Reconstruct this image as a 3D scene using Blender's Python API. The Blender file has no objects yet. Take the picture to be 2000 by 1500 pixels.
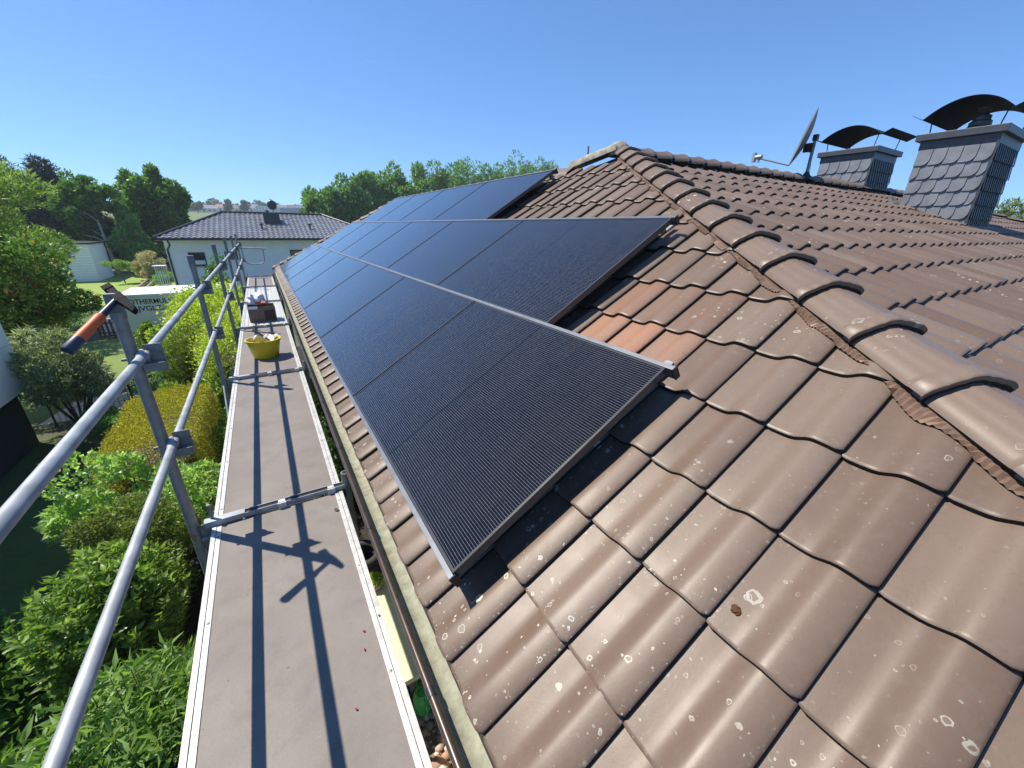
import bpy, bmesh, math, random
import numpy as np
from mathutils import Vector, Matrix
random.seed(7); RNG = np.random.default_rng(7)
R = math.radians
SC = bpy.context.scene
COL = SC.collection

# ------------------------------------------------------------ camera
YAW, PIT, ROLL, F = 0.549, 0.376, 0.017, 770.0
def cam_axes():
    cy, sy = math.cos(YAW), math.sin(YAW); cp, sp = math.cos(PIT), math.sin(PIT)
    f = Vector((sy*cp, cy*cp, -sp)); r = Vector((cy, -sy, 0)); u = r.cross(f)
    return (r*math.cos(ROLL)+u*math.sin(ROLL), -r*math.sin(ROLL)+u*math.cos(ROLL), f)
r_, u_, f_ = cam_axes()
cd = bpy.data.cameras.new('camera'); cam = bpy.data.objects.new('camera', cd); COL.objects.link(cam)
m = Matrix.Identity(4)
for i in range(3):
    m[i][0], m[i][1], m[i][2] = r_[i], u_[i], -f_[i]
m.translation = Vector((-0.372, -0.982, 1.118))
cam.matrix_world = m
cd.sensor_width = 36; cd.lens = 36*F/2000; cd.clip_start = 0.02; cd.clip_end = 6000
SC.camera = cam
# ------------------------------------------------------------ sky, sun, exposure
SUN = Vector((-0.465, 0.455, 1.0)).normalized()
EL = math.asin(SUN.z); AZ = math.atan2(SUN.x, SUN.y)
w = bpy.data.worlds.new('World'); SC.world = w; w.use_nodes = True
nt = w.node_tree; nt.nodes.clear()
sky = nt.nodes.new('ShaderNodeTexSky'); sky.sky_type = 'NISHITA'; sky.sun_disc = False
sky.sun_elevation = EL; sky.sun_rotation = AZ
sky.air_density = 0.7; sky.dust_density = 0.0; sky.ozone_density = 4.0; sky.altitude = 0
bg = nt.nodes.new('ShaderNodeBackground'); bg.inputs[1].default_value = 0.097
wo = nt.nodes.new('ShaderNodeOutputWorld')
gm = nt.nodes.new('ShaderNodeGamma'); gm.inputs[1].default_value = .72
v1 = nt.nodes.new('ShaderNodeVectorMath'); v1.operation = 'SCALE'; v1.inputs['Scale'].default_value = .144
v2 = nt.nodes.new('ShaderNodeVectorMath'); v2.operation = 'MULTIPLY'; v2.inputs[1].default_value = (.555/.144, .88/.144, 1.24/.144)
nt.links.new(sky.outputs[0], v1.inputs[0]); nt.links.new(v1.outputs[0], gm.inputs[0]); nt.links.new(gm.outputs[0], v2.inputs[0])
nt.links.new(v2.outputs[0], bg.inputs[0]); nt.links.new(bg.outputs[0], wo.inputs[0])
sl = bpy.data.lights.new('sun', 'SUN'); sl.energy = 5.0; sl.angle = R(0.5); sl.color = (1.0, 0.92, 0.79)
so = bpy.data.objects.new('sun', sl); COL.objects.link(so)
so.rotation_mode = 'QUATERNION'; so.rotation_quaternion = SUN.to_track_quat('Z', 'Y')
SC.view_settings.view_transform = 'Standard'; SC.view_settings.look = 'None'
SC.view_settings.exposure = 0.58; SC.view_settings.gamma = 1
SC.render.engine = 'CYCLES'; SC.cycles.use_denoising = True; SC.cycles.max_bounces = 6
SC.cycles.transparent_max_bounces = 6; SC.cycles.caustics_reflective = False; SC.cycles.caustics_refractive = False

# ------------------------------------------------------------ helpers
class NT:
    def __init__(s, name):
        s.m = bpy.data.materials.new(name); s.m.use_nodes = True; s.t = s.m.node_tree
        s.b = s.t.nodes['Principled BSDF']; s.o = s.t.nodes['Material Output']
    def n(s, typ, **k):
        x = s.t.nodes.new('ShaderNode'+typ)
        for a, v in k.items():
            if a.startswith('i_'):
                key = a[2:]; key = int(key) if key.isdigit() else key
                x.inputs[key].default_value = v
            else: setattr(x, a, v)
        return x
    def l(s, a, b): s.t.links.new(a, b)
    def math(s, op, a, b=None, c=None):
        x = s.t.nodes.new('ShaderNodeMath'); x.operation = op
        for i, v in enumerate((a, b, c)):
            if v is None: continue
            if isinstance(v, (int, float)): x.inputs[i].default_value = v
            else: s.l(v, x.inputs[i])
        return x.outputs[0]
    def mix(s, fac, a, b, blend='MIX'):
        x = s.t.nodes.new('ShaderNodeMix'); x.data_type = 'RGBA'; x.blend_type = blend
        for i, v in ((0, fac), (6, a), (7, b)):
            if isinstance(v, (int, float)): x.inputs[i].default_value = v
            elif isinstance(v, tuple): x.inputs[i].default_value = v if len(v) == 4 else (*v, 1)
            else: s.l(v, x.inputs[i])
        return x.outputs[2]
    def noise(s, scale, detail=4, rough=.55, vec=None):
        x = s.n('TexNoise'); x.inputs['Scale'].default_value = scale; x.inputs['Detail'].default_value = detail
        x.inputs['Roughness'].default_value = rough
        s.l(vec if vec else s.obj(), x.inputs['Vector']); return x.outputs[0]
    def obj(s):
        if not hasattr(s, '_o'): s._o = s.n('TexCoord').outputs['Object']
        return s._o
    def ramp(s, fac, stops):
        x = s.n('ValToRGB'); cr = x.color_ramp
        while len(cr.elements) < len(stops): cr.elements.new(.5)
        for e, (p, c) in zip(cr.elements, stops):
            e.position = p; e.color = c if len(c) == 4 else (*c, 1)
        s.l(fac, x.inputs[0]); return x.outputs[0]
    def bump(s, h, st=.3, dist=.01):
        x = s.n('Bump'); x.inputs['Strength'].default_value = st; x.inputs['Distance'].default_value = dist
        s.l(h, x.inputs['Height']); s.l(x.outputs[0], s.b.inputs['Normal'])
    def col(s, c):
        if isinstance(c, tuple): s.b.inputs['Base Color'].default_value = (*c[:3], 1)
        else: s.l(c, s.b.inputs['Base Color'])
    def set(s, **k):
        for a, v in k.items():
            inp = s.b.inputs[a.replace('_', ' ')]
            if isinstance(v, (int, float)): inp.default_value = v
            else: s.l(v, inp)

def simple(name, c, rough=.5, metal=0.0, var=.15, scale=8, c2=None, bump=0, bscale=60, bdist=.003):
    t = NT(name); n = t.noise(scale, 5)
    d = tuple(x*(1-var) for x in c); h = c2 or tuple(min(1, x*(1+var)) for x in c)
    t.col(t.ramp(n, [(.3, d), (.7, h)])); t.set(Roughness=rough, Metallic=metal)
    if bump: t.bump(t.noise(bscale, 3), bump, bdist)
    return t.m

class MB:
    def __init__(s): s.v = []; s.f = []; s.mi = []; s.cur = 0
    def add(s, vs, fs):
        o = len(s.v); s.v += [tuple(v) for v in vs]
        for f in fs: s.f.append(tuple(i+o for i in f)); s.mi.append(s.cur)
    def box(s, c, d, rot=None):
        hx, hy, hz = d[0]/2, d[1]/2, d[2]/2
        vs = [Vector((x, y, z)) for x in (-hx, hx) for y in (-hy, hy) for z in (-hz, hz)]
        if rot is not None: vs = [rot @ v for v in vs]
        c = Vector(c)
        s.add([v+c for v in vs], [(0,1,3,2),(4,6,7,5),(0,4,5,1),(2,3,7,6),(0,2,6,4),(1,5,7,3)])
    def b2(s, x0, x1, y0, y1, z0, z1): s.box(((x0+x1)/2, (y0+y1)/2, (z0+z1)/2), (x1-x0, y1-y0, z1-z0))
    def tube(s, pts, r, n=12, cap=True):
        pts = [Vector(p) for p in pts]; rs = r if isinstance(r, (list, tuple)) else [r]*len(pts)
        o = len(s.v); prev = None
        for i, p in enumerate(pts):
            t = (pts[min(i+1, len(pts)-1)]-pts[max(i-1, 0)]).normalized()
            if prev is None:
                a = Vector((0, 0, 1)) if abs(t.z) < .9 else Vector((1, 0, 0)); u = t.cross(a).normalized()
            else: u = (prev - t*prev.dot(t)).normalized()
            prev = u; v = t.cross(u)
            for k in range(n):
                an = 2*math.pi*k/n; s.v.append(tuple(p+(u*math.cos(an)+v*math.sin(an))*rs[i]))
        for i in range(len(pts)-1):
            for k in range(n):
                a = o+i*n+k; b = o+i*n+(k+1) % n; s.f.append((a, b, b+n, a+n)); s.mi.append(s.cur)
        if cap:
            s.f.append(tuple(o+k for k in reversed(range(n)))); s.mi.append(s.cur)
            e = o+(len(pts)-1)*n; s.f.append(tuple(e+k for k in range(n))); s.mi.append(s.cur)
    def lathe(s, prof, c=(0,0,0), n=32):
        o = len(s.v)
        for r, z in prof:
            for k in range(n):
                a = 2*math.pi*k/n; s.v.append((c[0]+r*math.cos(a), c[1]+r*math.sin(a), c[2]+z))
        for i in range(len(prof)-1):
            for k in range(n):
                a = o+i*n+k; b = o+i*n+(k+1) % n; s.f.append((a, b, b+n, a+n)); s.mi.append(s.cur)
    def grid(s, fn, nu, nv, thick=None):
        """surface fn(i,j)->Vector; optional thickness vector closes it into a solid"""
        P = [[Vector(fn(i, j)) for j in range(nv+1)] for i in range(nu+1)]
        vs = [p for row in P for p in row]; W = nv+1
        fs = [(i*W+j, (i+1)*W+j, (i+1)*W+j+1, i*W+j+1) for i in range(nu) for j in range(nv)]
        if thick is not None:
            N = len(vs); T = Vector(thick); vs += [v+T for v in vs]
            fs += [tuple(N+k for k in reversed(f)) for f in list(fs)]
            edge = [(0, j) for j in range(nv)]
            for j in range(nv):
                a, b = j, j+1; fs.append((a, b, N+b, N+a))
                a, b = nu*W+j, nu*W+j+1; fs.append((b, a, N+a, N+b))
            for i in range(nu):
                a, b = i*W, (i+1)*W; fs.append((b, a, N+a, N+b))
                a, b = i*W+nv, (i+1)*W+nv; fs.append((a, b, N+b, N+a))
        s.add(vs, fs)
    def obj(s, name, mats, parent=None, smooth=None, bevel=0):
        me = bpy.data.meshes.new(name); me.from_pydata(s.v, [], s.f)
        mats = mats if isinstance(mats, (list, tuple)) else [mats]
        for x in mats: me.materials.append(x)
        if len(mats) > 1: me.polygons.foreach_set('material_index', s.mi)
        me.update()
        bm = bmesh.new(); bm.from_mesh(me); bmesh.ops.recalc_face_normals(bm, faces=bm.faces); bm.to_mesh(me); bm.free()
        if smooth is not None:
            me.polygons.foreach_set('use_smooth', [True]*len(me.polygons)); me.set_sharp_from_angle(angle=R(smooth))
        o = bpy.data.objects.new(name, me); COL.objects.link(o)
        if parent: o.parent = parent
        if bevel:
            b = o.modifiers.new('bevel', 'BEVEL'); b.width = bevel; b.segments = 2; b.limit_method = 'ANGLE'
        return o

def tag(o, label=None, cat=None, group=None, kind=None):
    for k, v in (('label', label), ('category', cat), ('group', group), ('kind', kind)):
        if v: o[k] = v
    return o
def thing(name, label, cat, loc=(0,0,0), group=None, rz=0):
    o = bpy.data.objects.new(name, None); COL.objects.link(o); o.location = loc; o.rotation_euler.z = rz
    o.empty_display_size = .1
    return tag(o, label, cat, group)

# ------------------------------------------------------------ materials
def tile_mat():
    t = NT('roof_tile_engobe')
    at = t.n('Attribute', attribute_name='tint'); sep = t.n('SeparateColor'); t.l(at.outputs['Color'], sep.inputs[0])
    base = t.ramp(sep.outputs[0], [(0, (0.1204, 0.0789, 0.0575)), (.5, (0.1525, 0.1056, 0.0789)), (1, (0.1793, 0.1324, 0.1016))])
    orange = t.mix(t.noise(9, 3), (0.3772, 0.1640, 0.0861), (0.3280, 0.1804, 0.1148))
    base = t.mix(sep.outputs[1], base, orange)
    n1 = t.noise(5, 6, .6); base = t.mix(t.math('MULTIPLY', n1, .55), base, t.mix(.5, base, (0.1584, 0.1232, 0.0950)))
    # grime where water stands: fine dark speckle
    n2 = t.noise(90, 3, .7); base = t.mix(t.math('MULTIPLY', t.math('GREATER_THAN', n2, .62), .30), base, (.10, .08, .065))
    n3 = t.noise(22, 5, .65); dirt = t.ramp(n3, [(.50, (0,0,0)), (.72, (1,1,1))])
    base = t.mix(t.math('MULTIPLY', dirt, .35), base, (.17, .135, .11))
    # lichen: pale rings and blotches of differing size, patchy
    low = t.n('SeparateXYZ'); t.l(t.obj(), low.inputs[0]); lowf = t.math('MULTIPLY', t.math('LESS_THAN', low.outputs[2], .10), .17)
    patch = t.ramp(t.math('ADD', t.noise(2.3, 3), lowf), [(.52, (0,0,0)), (.66, (1,1,1))])
    warp = t.n('VectorMath', operation='ADD'); nv = t.n('TexNoise'); nv.inputs['Scale'].default_value = 55; nv.inputs['Detail'].default_value = 4
    t.l(t.obj(), nv.inputs['Vector']); sc_ = t.n('VectorMath', operation='SCALE'); sc_.inputs['Scale'].default_value = .016
    t.l(nv.outputs['Color'], sc_.inputs[0]); t.l(t.obj(), warp.inputs[0]); t.l(sc_.outputs[0], warp.inputs[1])
    tot = None
    for scl, keep, rmin, rmax in ((8, .60, .010, .024), (19, .42, .004, .012), (30, .5, .002, .008), (52, .62, .001, .004)):
        vo = t.n('TexVoronoi'); vo.inputs['Scale'].default_value = scl; vo.inputs['Randomness'].default_value = 1
        t.l(warp.outputs[0], vo.inputs['Vector'])
        c = t.n('SeparateColor'); t.l(vo.outputs['Color'], c.inputs[0])
        rad = t.math('MULTIPLY_ADD', c.outputs[1], (rmax-rmin)*scl, rmin*scl)
        inside = t.math('LESS_THAN', vo.outputs['Distance'], rad)
        ring = t.math('GREATER_THAN', vo.outputs['Distance'], t.math('MULTIPLY', rad, t.math('MULTIPLY_ADD', c.outputs[2], .55, .35)))
        soft = t.math('MULTIPLY_ADD', ring, .85, .15)
        k = t.math('MULTIPLY', t.math('GREATER_THAN', c.outputs[0], keep), t.math('MULTIPLY', inside, soft))
        k = t.math('MULTIPLY', k, t.math('MULTIPLY_ADD', patch, .8, .2) if scl > 30 else patch)
        tot = k if tot is None else t.math('MAXIMUM', tot, k)
    grain = t.math('MULTIPLY_ADD', t.noise(160, 2), 1.0, .25)
    lic = t.math('MULTIPLY', tot, t.math('MINIMUM', grain, .66))
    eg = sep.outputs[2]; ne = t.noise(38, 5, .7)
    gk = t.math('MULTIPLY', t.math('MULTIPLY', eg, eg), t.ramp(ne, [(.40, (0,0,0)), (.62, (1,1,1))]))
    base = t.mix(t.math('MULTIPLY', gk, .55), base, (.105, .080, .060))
    nf = t.ramp(t.noise(75, 4, .75), [(.60, (0,0,0)), (.68, (1,1,1))])
    fz = t.math('MULTIPLY', t.math('MULTIPLY', nf, t.math('POWER', eg, 3)), patch)
    lic = t.math('MAXIMUM', lic, t.math('MULTIPLY', fz, .7))
    base = t.mix(lic, base, (.62, .60, .51))
    t.col(base)
    t.set(Roughness=t.math('ADD', t.math('MULTIPLY_ADD', n1, .24, .33), t.math('MULTIPLY', lic, .4)))
    t.b.inputs['Specular IOR Level'].default_value = .38
    h = t.math('ADD', t.math('MULTIPLY', t.noise(120, 3, .6), .25), t.math('MULTIPLY', lic, .5))
    t.bump(h, .35, .002)
    return t.m
M = {}
M['tile'] = tile_mat()
M['underlay'] = simple('roof_underlay', (.03, .026, .022), .9)
M['nose'] = simple('tile_edge_shade', (.016, .012, .010), .9)  # near-black colour stands in for shade on unlit tile edges
M['galv'] = simple('galvanised_steel', (0.3145, 0.3400, 0.3655), .55, .35, .30, 9, bump=.1)
M['galv_dull'] = simple('weathered_steel', (0.2125, 0.2210, 0.2253), .6, .5, .25, 22, bump=.15)
def rusty():
    t = NT('galvanised_post'); n = t.noise(3.1, 5)
    c = t.ramp(t.noise(20, 4), [(.3, (0.2240, 0.2280, 0.2240)), (.7, (0.3200, 0.3240, 0.3200))])
    r = t.math('MULTIPLY', t.math('GREATER_THAN', n, .66), .8)
    t.col(t.mix(r, c, (.26, .10, .05))); t.set(Roughness=.55, Metallic=t.math('MULTIPLY_ADD', r, -.5, .5)); return t.m
M['post'] = rusty()
M['alu'] = simple('aluminium_edge', (0.4930, 0.4930, 0.4760), .5, .25, .22, 28, bump=.1)
def deckmat():
    t = NT('phenolic_deck_board'); c = t.ramp(t.noise(3, 6, .6), [(.3, (0.1824, 0.1611, 0.1444)), (.7, (0.2318, 0.2067, 0.1862))])
    st = t.n('Mapping'); st.inputs['Scale'].default_value = (3, 40, 3); st.inputs['Rotation'].default_value = (0, 0, .4); t.l(t.obj(), st.inputs[0])
    s = t.ramp(t.noise(4, 5, .7, st.outputs[0]), [(.66, (0,0,0)), (.74, (1,1,1))])
    c = t.mix(t.math('MULTIPLY', s, .35), c, (.45, .41, .38))
    vo = t.n('TexVoronoi'); vo.inputs['Scale'].default_value = 16; t.l(t.obj(), vo.inputs['Vector'])
    sc = t.n('SeparateColor'); t.l(vo.outputs['Color'], sc.inputs[0])
    sp = t.math('MULTIPLY', t.math('LESS_THAN', vo.outputs['Distance'], t.math('MULTIPLY', sc.outputs[1], .11)), t.math('GREATER_THAN', sc.outputs[0], .72))
    c = t.mix(t.math('MULTIPLY', sp, .6), c, t.mix(t.math('GREATER_THAN', sc.outputs[2], .6), (.62, .58, .55), (.10, .08, .07)))
    n4 = t.ramp(t.noise(7, 6, .7), [(.5, (0,0,0)), (.75, (1,1,1))]); c = t.mix(t.math('MULTIPLY', n4, .5), c, (.125, .108, .095))
    c = t.mix(t.math('MULTIPLY', t.ramp(t.noise(260, 2), [(.45, (0,0,0)), (.7, (1,1,1))]), .22), c, (.12, .10, .09))
    t.col(c); t.set(Roughness=.62); t.b.inputs['Specular IOR Level'].default_value = .25; t.bump(t.noise(240, 3), .4, .0012); return t.m
M['deck'] = deckmat()
M['gutter_out'] = simple('gutter_brown', (.07, .05, .042), .33, .3, .2, 30)
M['gutter_in'] = simple('gutter_lime', (0.2295, 0.2295, 0.1615), .75, 0, .2, 26, c2=(0.3230, 0.3272, 0.2550), bump=.3, bscale=120)
M['black_alu'] = simple('black_anodised', (.035, .036, .04), .38, .6, .15, 20)
M['frame'] = simple('module_frame', (0.0480, 0.0480, 0.0512), .26, .0, .12, 12)
M['rail'] = simple('rail_aluminium', (0.2550, 0.2635, 0.2720), .35, .8, .12, 12)
M['slate'] = simple('slate', (0.1573, 0.1700, 0.1955), .5, 0, .22, 6, bump=.2, bscale=40)  # sunlit copy of the slate, brightened for the face towards the sun
M['slate_shaded'] = simple('slate_shaded', (.030, .036, .050), .55, 0, .2, 6, bump=.2, bscale=40)  # same slate with the unlit side's shade put into its colour
M['zinc'] = simple('dark_sheet_metal', (.060, .066, .078), .45, .2, .15, 8)
M['dishgrey'] = simple('dish_paint', (0.1500, 0.1550, 0.1500), .5)
M['hood'] = simple('hood_sheet_metal', (.010, .017, .030), .75, .0, .15, 6)
M['hood'].node_tree.nodes['Principled BSDF'].inputs['Specular IOR Level'].default_value = .2
M['lead'] = simple('flashing', (0.1280, 0.1200, 0.1120), .6, .2, .2, 20)
M['comb'] = simple('brown_flashing', (0.1866, 0.1166, 0.0804), .55, .1, .2, 40)
M['render_cream'] = simple('cream_render', (.70, .66, .50), .85)
M['mortar'] = simple('ridge_mortar', (0.2640, 0.2400, 0.1840), .9, 0, .45, 16, bump=.8)
M['white_render'] = simple('white_render', (.88, .88, .88), .85, 0, .04, 2, bump=.1)
M['dark_plinth'] = simple('dark_plinth', (.03, .04, .055), .8)
M['anthracite'] = simple('anthracite_trim', (.03, .035, .045), .4)
M['black'] = simple('black_plastic', (.02, .02, .024), .4)
M['yellow'] = simple('yellow_plastic', (0.6750, 0.5220, 0.0180), .38, 0, .06, 4)
M['orange'] = simple('orange_rubber', (.62, .12, .03), .5, 0, .08, 30)
M['navy'] = simple('navy_rubber', (.02, .035, .07), .45)
M['steel_dark'] = simple('forged_steel', (.010, .011, .016), .8, 0)
M['steel_dark'].node_tree.nodes['Principled BSDF'].inputs['Specular IOR Level'].default_value = .15
M['steel'] = simple('bright_steel', (.55, .56, .58), .3, .9)
M['card'] = simple('cardboard', (.20, .135, .095), .8, 0, .12, 12)
M['film'] = simple('clear_film', (.75, .77, .80), .25, 0, .1, 20)
M['bark'] = simple('bark', (.10, .08, .06), .9, 0, .3, 12, bump=.6)
M['birch'] = simple('birch_bark', (.55, .53, .48), .8, 0, .35, 9)
M['wood'] = simple('weathered_wood', (.22, .17, .12), .8, 0, .25, 12)
M['redwood'] = simple('red_brown_paint', (.14, .045, .03), .6)
M['white'] = simple('white_paint', (0.7410, 0.7505, 0.7600), .4, 0, .04, 4)
M['cream'] = simple('cream_paint', (0.7200, 0.6660, 0.3960), .6, 0, .04, 4)
M['stone'] = simple('pebble', (0.3400, 0.2720, 0.2040), .8, 0, .4, 3)
M['green'] = simple('green_plastic', (.10, .55, .12), .35)
M['blue'] = simple('blue_plastic', (.02, .03, .16), .4)
M['terra'] = simple('grey_stoneware', (.22, .20, .18), .8, 0, .3, 30, bump=.5)
M['rubber'] = simple('tyre_rubber', (.03, .03, .03), .7)
def glassmat():
    t = NT('window_glass'); t.col((.015, .02, .025)); t.set(Roughness=.06); t.b.inputs['Specular IOR Level'].default_value = .8; return t.m
M['glass'] = glassmat()

def pvmat():
    t = NT('solar_glass'); sx = t.n('SeparateXYZ'); t.l(t.obj(), sx.inputs[0]); X, Y = sx.outputs[0], sx.outputs[1]
    L, W = 1.76, 1.112
    cw = W/6; ch = L/18
    yb = t.math('FRACT', t.math('DIVIDE', Y, cw/16)); lineb = t.math('LESS_THAN', t.math('ABSOLUTE', t.math('SUBTRACT', yb, .5)), .032)
    yc = t.math('FRACT', t.math('DIVIDE', Y, cw)); gapy = t.math('GREATER_THAN', t.math('ABSOLUTE', t.math('SUBTRACT', yc, .5)), .4925)
    xc = t.math('FRACT', t.math('DIVIDE', X, ch)); gapx = t.math('GREATER_THAN', t.math('ABSOLUTE', t.math('SUBTRACT', xc, .5)), .488)
    mid = t.math('LESS_THAN', t.math('ABSOLUTE', t.math('SUBTRACT', X, L/2)), .006)
    gap = t.math('MAXIMUM', t.math('MAXIMUM', gapx, gapy), mid)
    cellid = t.n('CombineXYZ'); t.l(t.math('FLOOR', t.math('DIVIDE', X, ch)), cellid.inputs[0]); t.l(t.math('FLOOR', t.math('DIVIDE', Y, cw)), cellid.inputs[1])
    wn = t.n('TexWhiteNoise', noise_dimensions='2D'); t.l(cellid.outputs[0], wn.inputs['Vector'])
    cell = t.mix(wn.outputs['Value'], (.002, .0022, .0045), (.0055, .0050, .0080))
    # each wire glints differently along its length
    wid = t.n('CombineXYZ'); t.l(t.math('FLOOR', t.math('DIVIDE', Y, cw/16)), wid.inputs[1]); t.l(t.math('FLOOR', t.math('DIVIDE', X, ch*1.0)), wid.inputs[0])
    wv = t.n('TexWhiteNoise', noise_dimensions='2D'); t.l(wid.outputs[0], wv.inputs['Vector'])
    st = t.math('MULTIPLY_ADD', wv.outputs['Value'], .2, .8)
    c = t.mix(t.math('MULTIPLY', lineb, t.math('MULTIPLY', st, t.math('SUBTRACT', 1.0, gap))), cell, (.30, .275, .245))
    c = t.mix(t.math('MULTIPLY', gap, .8), c, (.004, .004, .006))
    dust = t.ramp(t.noise(14, 6, .7), [(.62, (0,0,0)), (.80, (1,1,1))])
    pat = t.ramp(t.noise(1.7, 2), [(.52, (0,0,0)), (.62, (1,1,1))])
    c = t.mix(t.math('MULTIPLY', t.math('MULTIPLY', dust, pat), .22), c, (.45, .47, .50))
    t.col(c); t.set(Roughness=.11); t.b.inputs['IOR'].default_value = 1.36
    t.b.inputs['Coat Weight'].default_value = .35; t.b.inputs['Coat Roughness'].default_value = .05
    return t.m
M['pv'] = pvmat()

def leafmat(name, a, b, c=None, trans=.42, rough=.45):
    t = NT(name); at = t.n('Attribute', attribute_name='tint'); sep = t.n('SeparateColor'); t.l(at.outputs['Color'], sep.inputs[0])
    st = [(0, a), (1, b)] if c is None else [(0, a), (.90, b), (1, c)]
    col = t.ramp(sep.outputs[0], st); t.col(col); t.set(Roughness=rough)
    tr = t.n('BsdfTranslucent'); t.l(t.mix(1.0, col, (1.15, 1.3, .5), 'MULTIPLY'), tr.inputs[0])
    mx = t.n('MixShader'); mx.inputs[0].default_value = trans
    t.l(t.b.outputs[0], mx.inputs[1]); t.l(tr.outputs[0], mx.inputs[2]); t.l(mx.outputs[0], t.o.inputs[0])
    return t.m
LM = {
 'bright': leafmat('leaf_bright', (0.1105, 0.2145, 0.0520), (0.2925, 0.4485, 0.1365)),
 'laurel': leafmat('leaf_laurel', (0.0935, 0.1815, 0.0330), (0.3410, 0.4840, 0.1210), rough=.35),
 'olive': leafmat('leaf_olive', (0.1122, 0.1598, 0.0378), (0.2245, 0.2806, 0.0830)),
 'pale': leafmat('leaf_pale', (0.2159, 0.3745, 0.1074), (0.4892, 0.6625, 0.2586), rough=.38),
 'yellow': leafmat('leaf_golden', (0.2600, 0.2600, 0.0325), (0.5460, 0.4810, 0.0585)),
 'lime': leafmat('leaf_lime', (0.2806, 0.4111, 0.0561), (0.6173, 0.6734, 0.1122)),
 'mid': leafmat('leaf_mid', (0.0659, 0.1598, 0.0378), (0.1598, 0.2989, 0.0659)),
 'dark': leafmat('leaf_dark', (0.0268, 0.0744, 0.0256), (0.0830, 0.1598, 0.0512), rough=.45),
 'grey': leafmat('leaf_grey', (0.0939, 0.1415, 0.0744), (0.4111, 0.4685, 0.3184)),
 'conifer': leafmat('needle_dark', (.020, .042, .034), (.058, .085, .066), trans=.1),
 'willow': leafmat('leaf_willow', (0.138, 0.230, 0.046), (0.307, 0.414, 0.107)),
 'poplar': leafmat('leaf_poplar', (0.0939, 0.2062, 0.0561), (0.2062, 0.3550, 0.1037)),
 'maple': leafmat('leaf_maple', (0.0573, 0.1440, 0.0354), (0.2013, 0.3453, 0.0866)),
 'pink': leafmat('leaf_pinkish', (.30, .32, .18), (.62, .50, .40), (.70, .48, .42)),
 'red': leafmat('leaf_red_tip', (0.0744, 0.1684, 0.0378), (0.1684, 0.2806, 0.0561), (0.5612, 0.1867, 0.0939)),
 'autumn': leafmat('leaf_orange_tip', (0.092, 0.169, 0.031), (0.199, 0.261, 0.046), (0.620, 0.337, 0.046)),
 'fern': leafmat('leaf_fern', (0.0939, 0.2245, 0.0744), (0.2245, 0.4111, 0.1305)),
 'grass': leafmat('grass_blade', (0.138, 0.245, 0.046), (0.261, 0.399, 0.077)),
}

# ------------------------------------------------------------ foliage
def leaf_mesh(name, P, N, size, aspect, mat, parent=None, bend=.25, jit=.6, tint=None):
    """P points, N preferred leaf axis (unit), one bent two-quad leaf each"""
    n = len(P); P = np.asarray(P, float); N = np.asarray(N, float)
    A = N + RNG.normal(0, jit, (n, 3)); A /= np.linalg.norm(A, axis=1)[:, None]
    B = np.cross(A, RNG.normal(0, 1, (n, 3))); B /= np.linalg.norm(B, axis=1)[:, None]
    Cn = np.cross(A, B)
    s = size*RNG.uniform(.6, 1.25, n)[:, None]; wd = s*aspect*.5
    p0 = P; p1 = P+A*s*.45+B*wd+Cn*wd*.35; p2 = P+A*s*.45-B*wd+Cn*wd*.35; pm = P+A*s*.5
    p3 = P+A*s-Cn*s*bend
    V = np.stack([p0, p1, pm, p2, p3], 1).reshape(-1, 3)
    base = (np.arange(n)*5)[:, None]
    Fc = np.concatenate([base+np.array([[0, 1, 2]]), base+np.array([[0, 2, 3]]), base+np.array([[1, 4, 2]]), base+np.array([[2, 4, 3]])], 0)
    me = bpy.data.meshes.new(name); nf = len(Fc)
    me.vertices.add(len(V)); me.vertices.foreach_set('co', V.astype(np.float32).ravel())
    me.loops.add(nf*3); me.loops.foreach_set('vertex_index', Fc.astype(np.int32).ravel())
    me.polygons.add(nf); me.polygons.foreach_set('loop_start', (np.arange(nf)*3).astype(np.int32))
    try: me.polygons.foreach_set('loop_total', np.full(nf, 3, np.int32))
    except Exception: pass
    me.update(calc_edges=True)
    tv = RNG.uniform(0, 1, n) if tint is None else tint
    ca = me.color_attributes.new('tint', 'FLOAT_COLOR', 'POINT')
    cc = np.ones((n*5, 4), np.float32); cc[:, 0] = np.repeat(tv, 5); ca.data.foreach_set('color', cc.ravel())
    me.materials.append(mat)
    o = bpy.data.objects.new(name, me); COL.objects.link(o)
    if parent: o.parent = parent
    return o
def rdir(n):
    d = RNG.normal(0, 1, (n, 3)); return d/np.linalg.norm(d, axis=1)[:, None]
def crown_pts(n, c, rad, clumps=26, cr=.34, low=-.6, shape=None):
    """leaf points on the surfaces of many small clumps spread over an ellipsoid"""
    c = np.array(c); rad = np.array(rad); cen = []
    while len(cen) < clumps:
        d = rdir(1)[0]
        if d[2] < low: continue
        rr = RNG.uniform(.45, .95) if RNG.random() < .8 else RNG.uniform(0, .5)
        p = d*rr
        if shape: p = p*np.array([shape(p[2]), shape(p[2]), 1])
        cen.append(p)
    cen = np.array(cen); k = RNG.integers(0, clumps, n); d = rdir(n)
    szs = RNG.uniform(.6, 1.25, clumps)*cr
    P = cen[k]+d*(szs[k]*RNG.uniform(.55, 1.05, n)**.6)[:, None]*np.array([1, 1, .8])
    N = d*.6+P*.5+np.array([0, 0, .25])
    N /= np.linalg.norm(N, axis=1)[:, None]
    return P*rad+c, N
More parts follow.
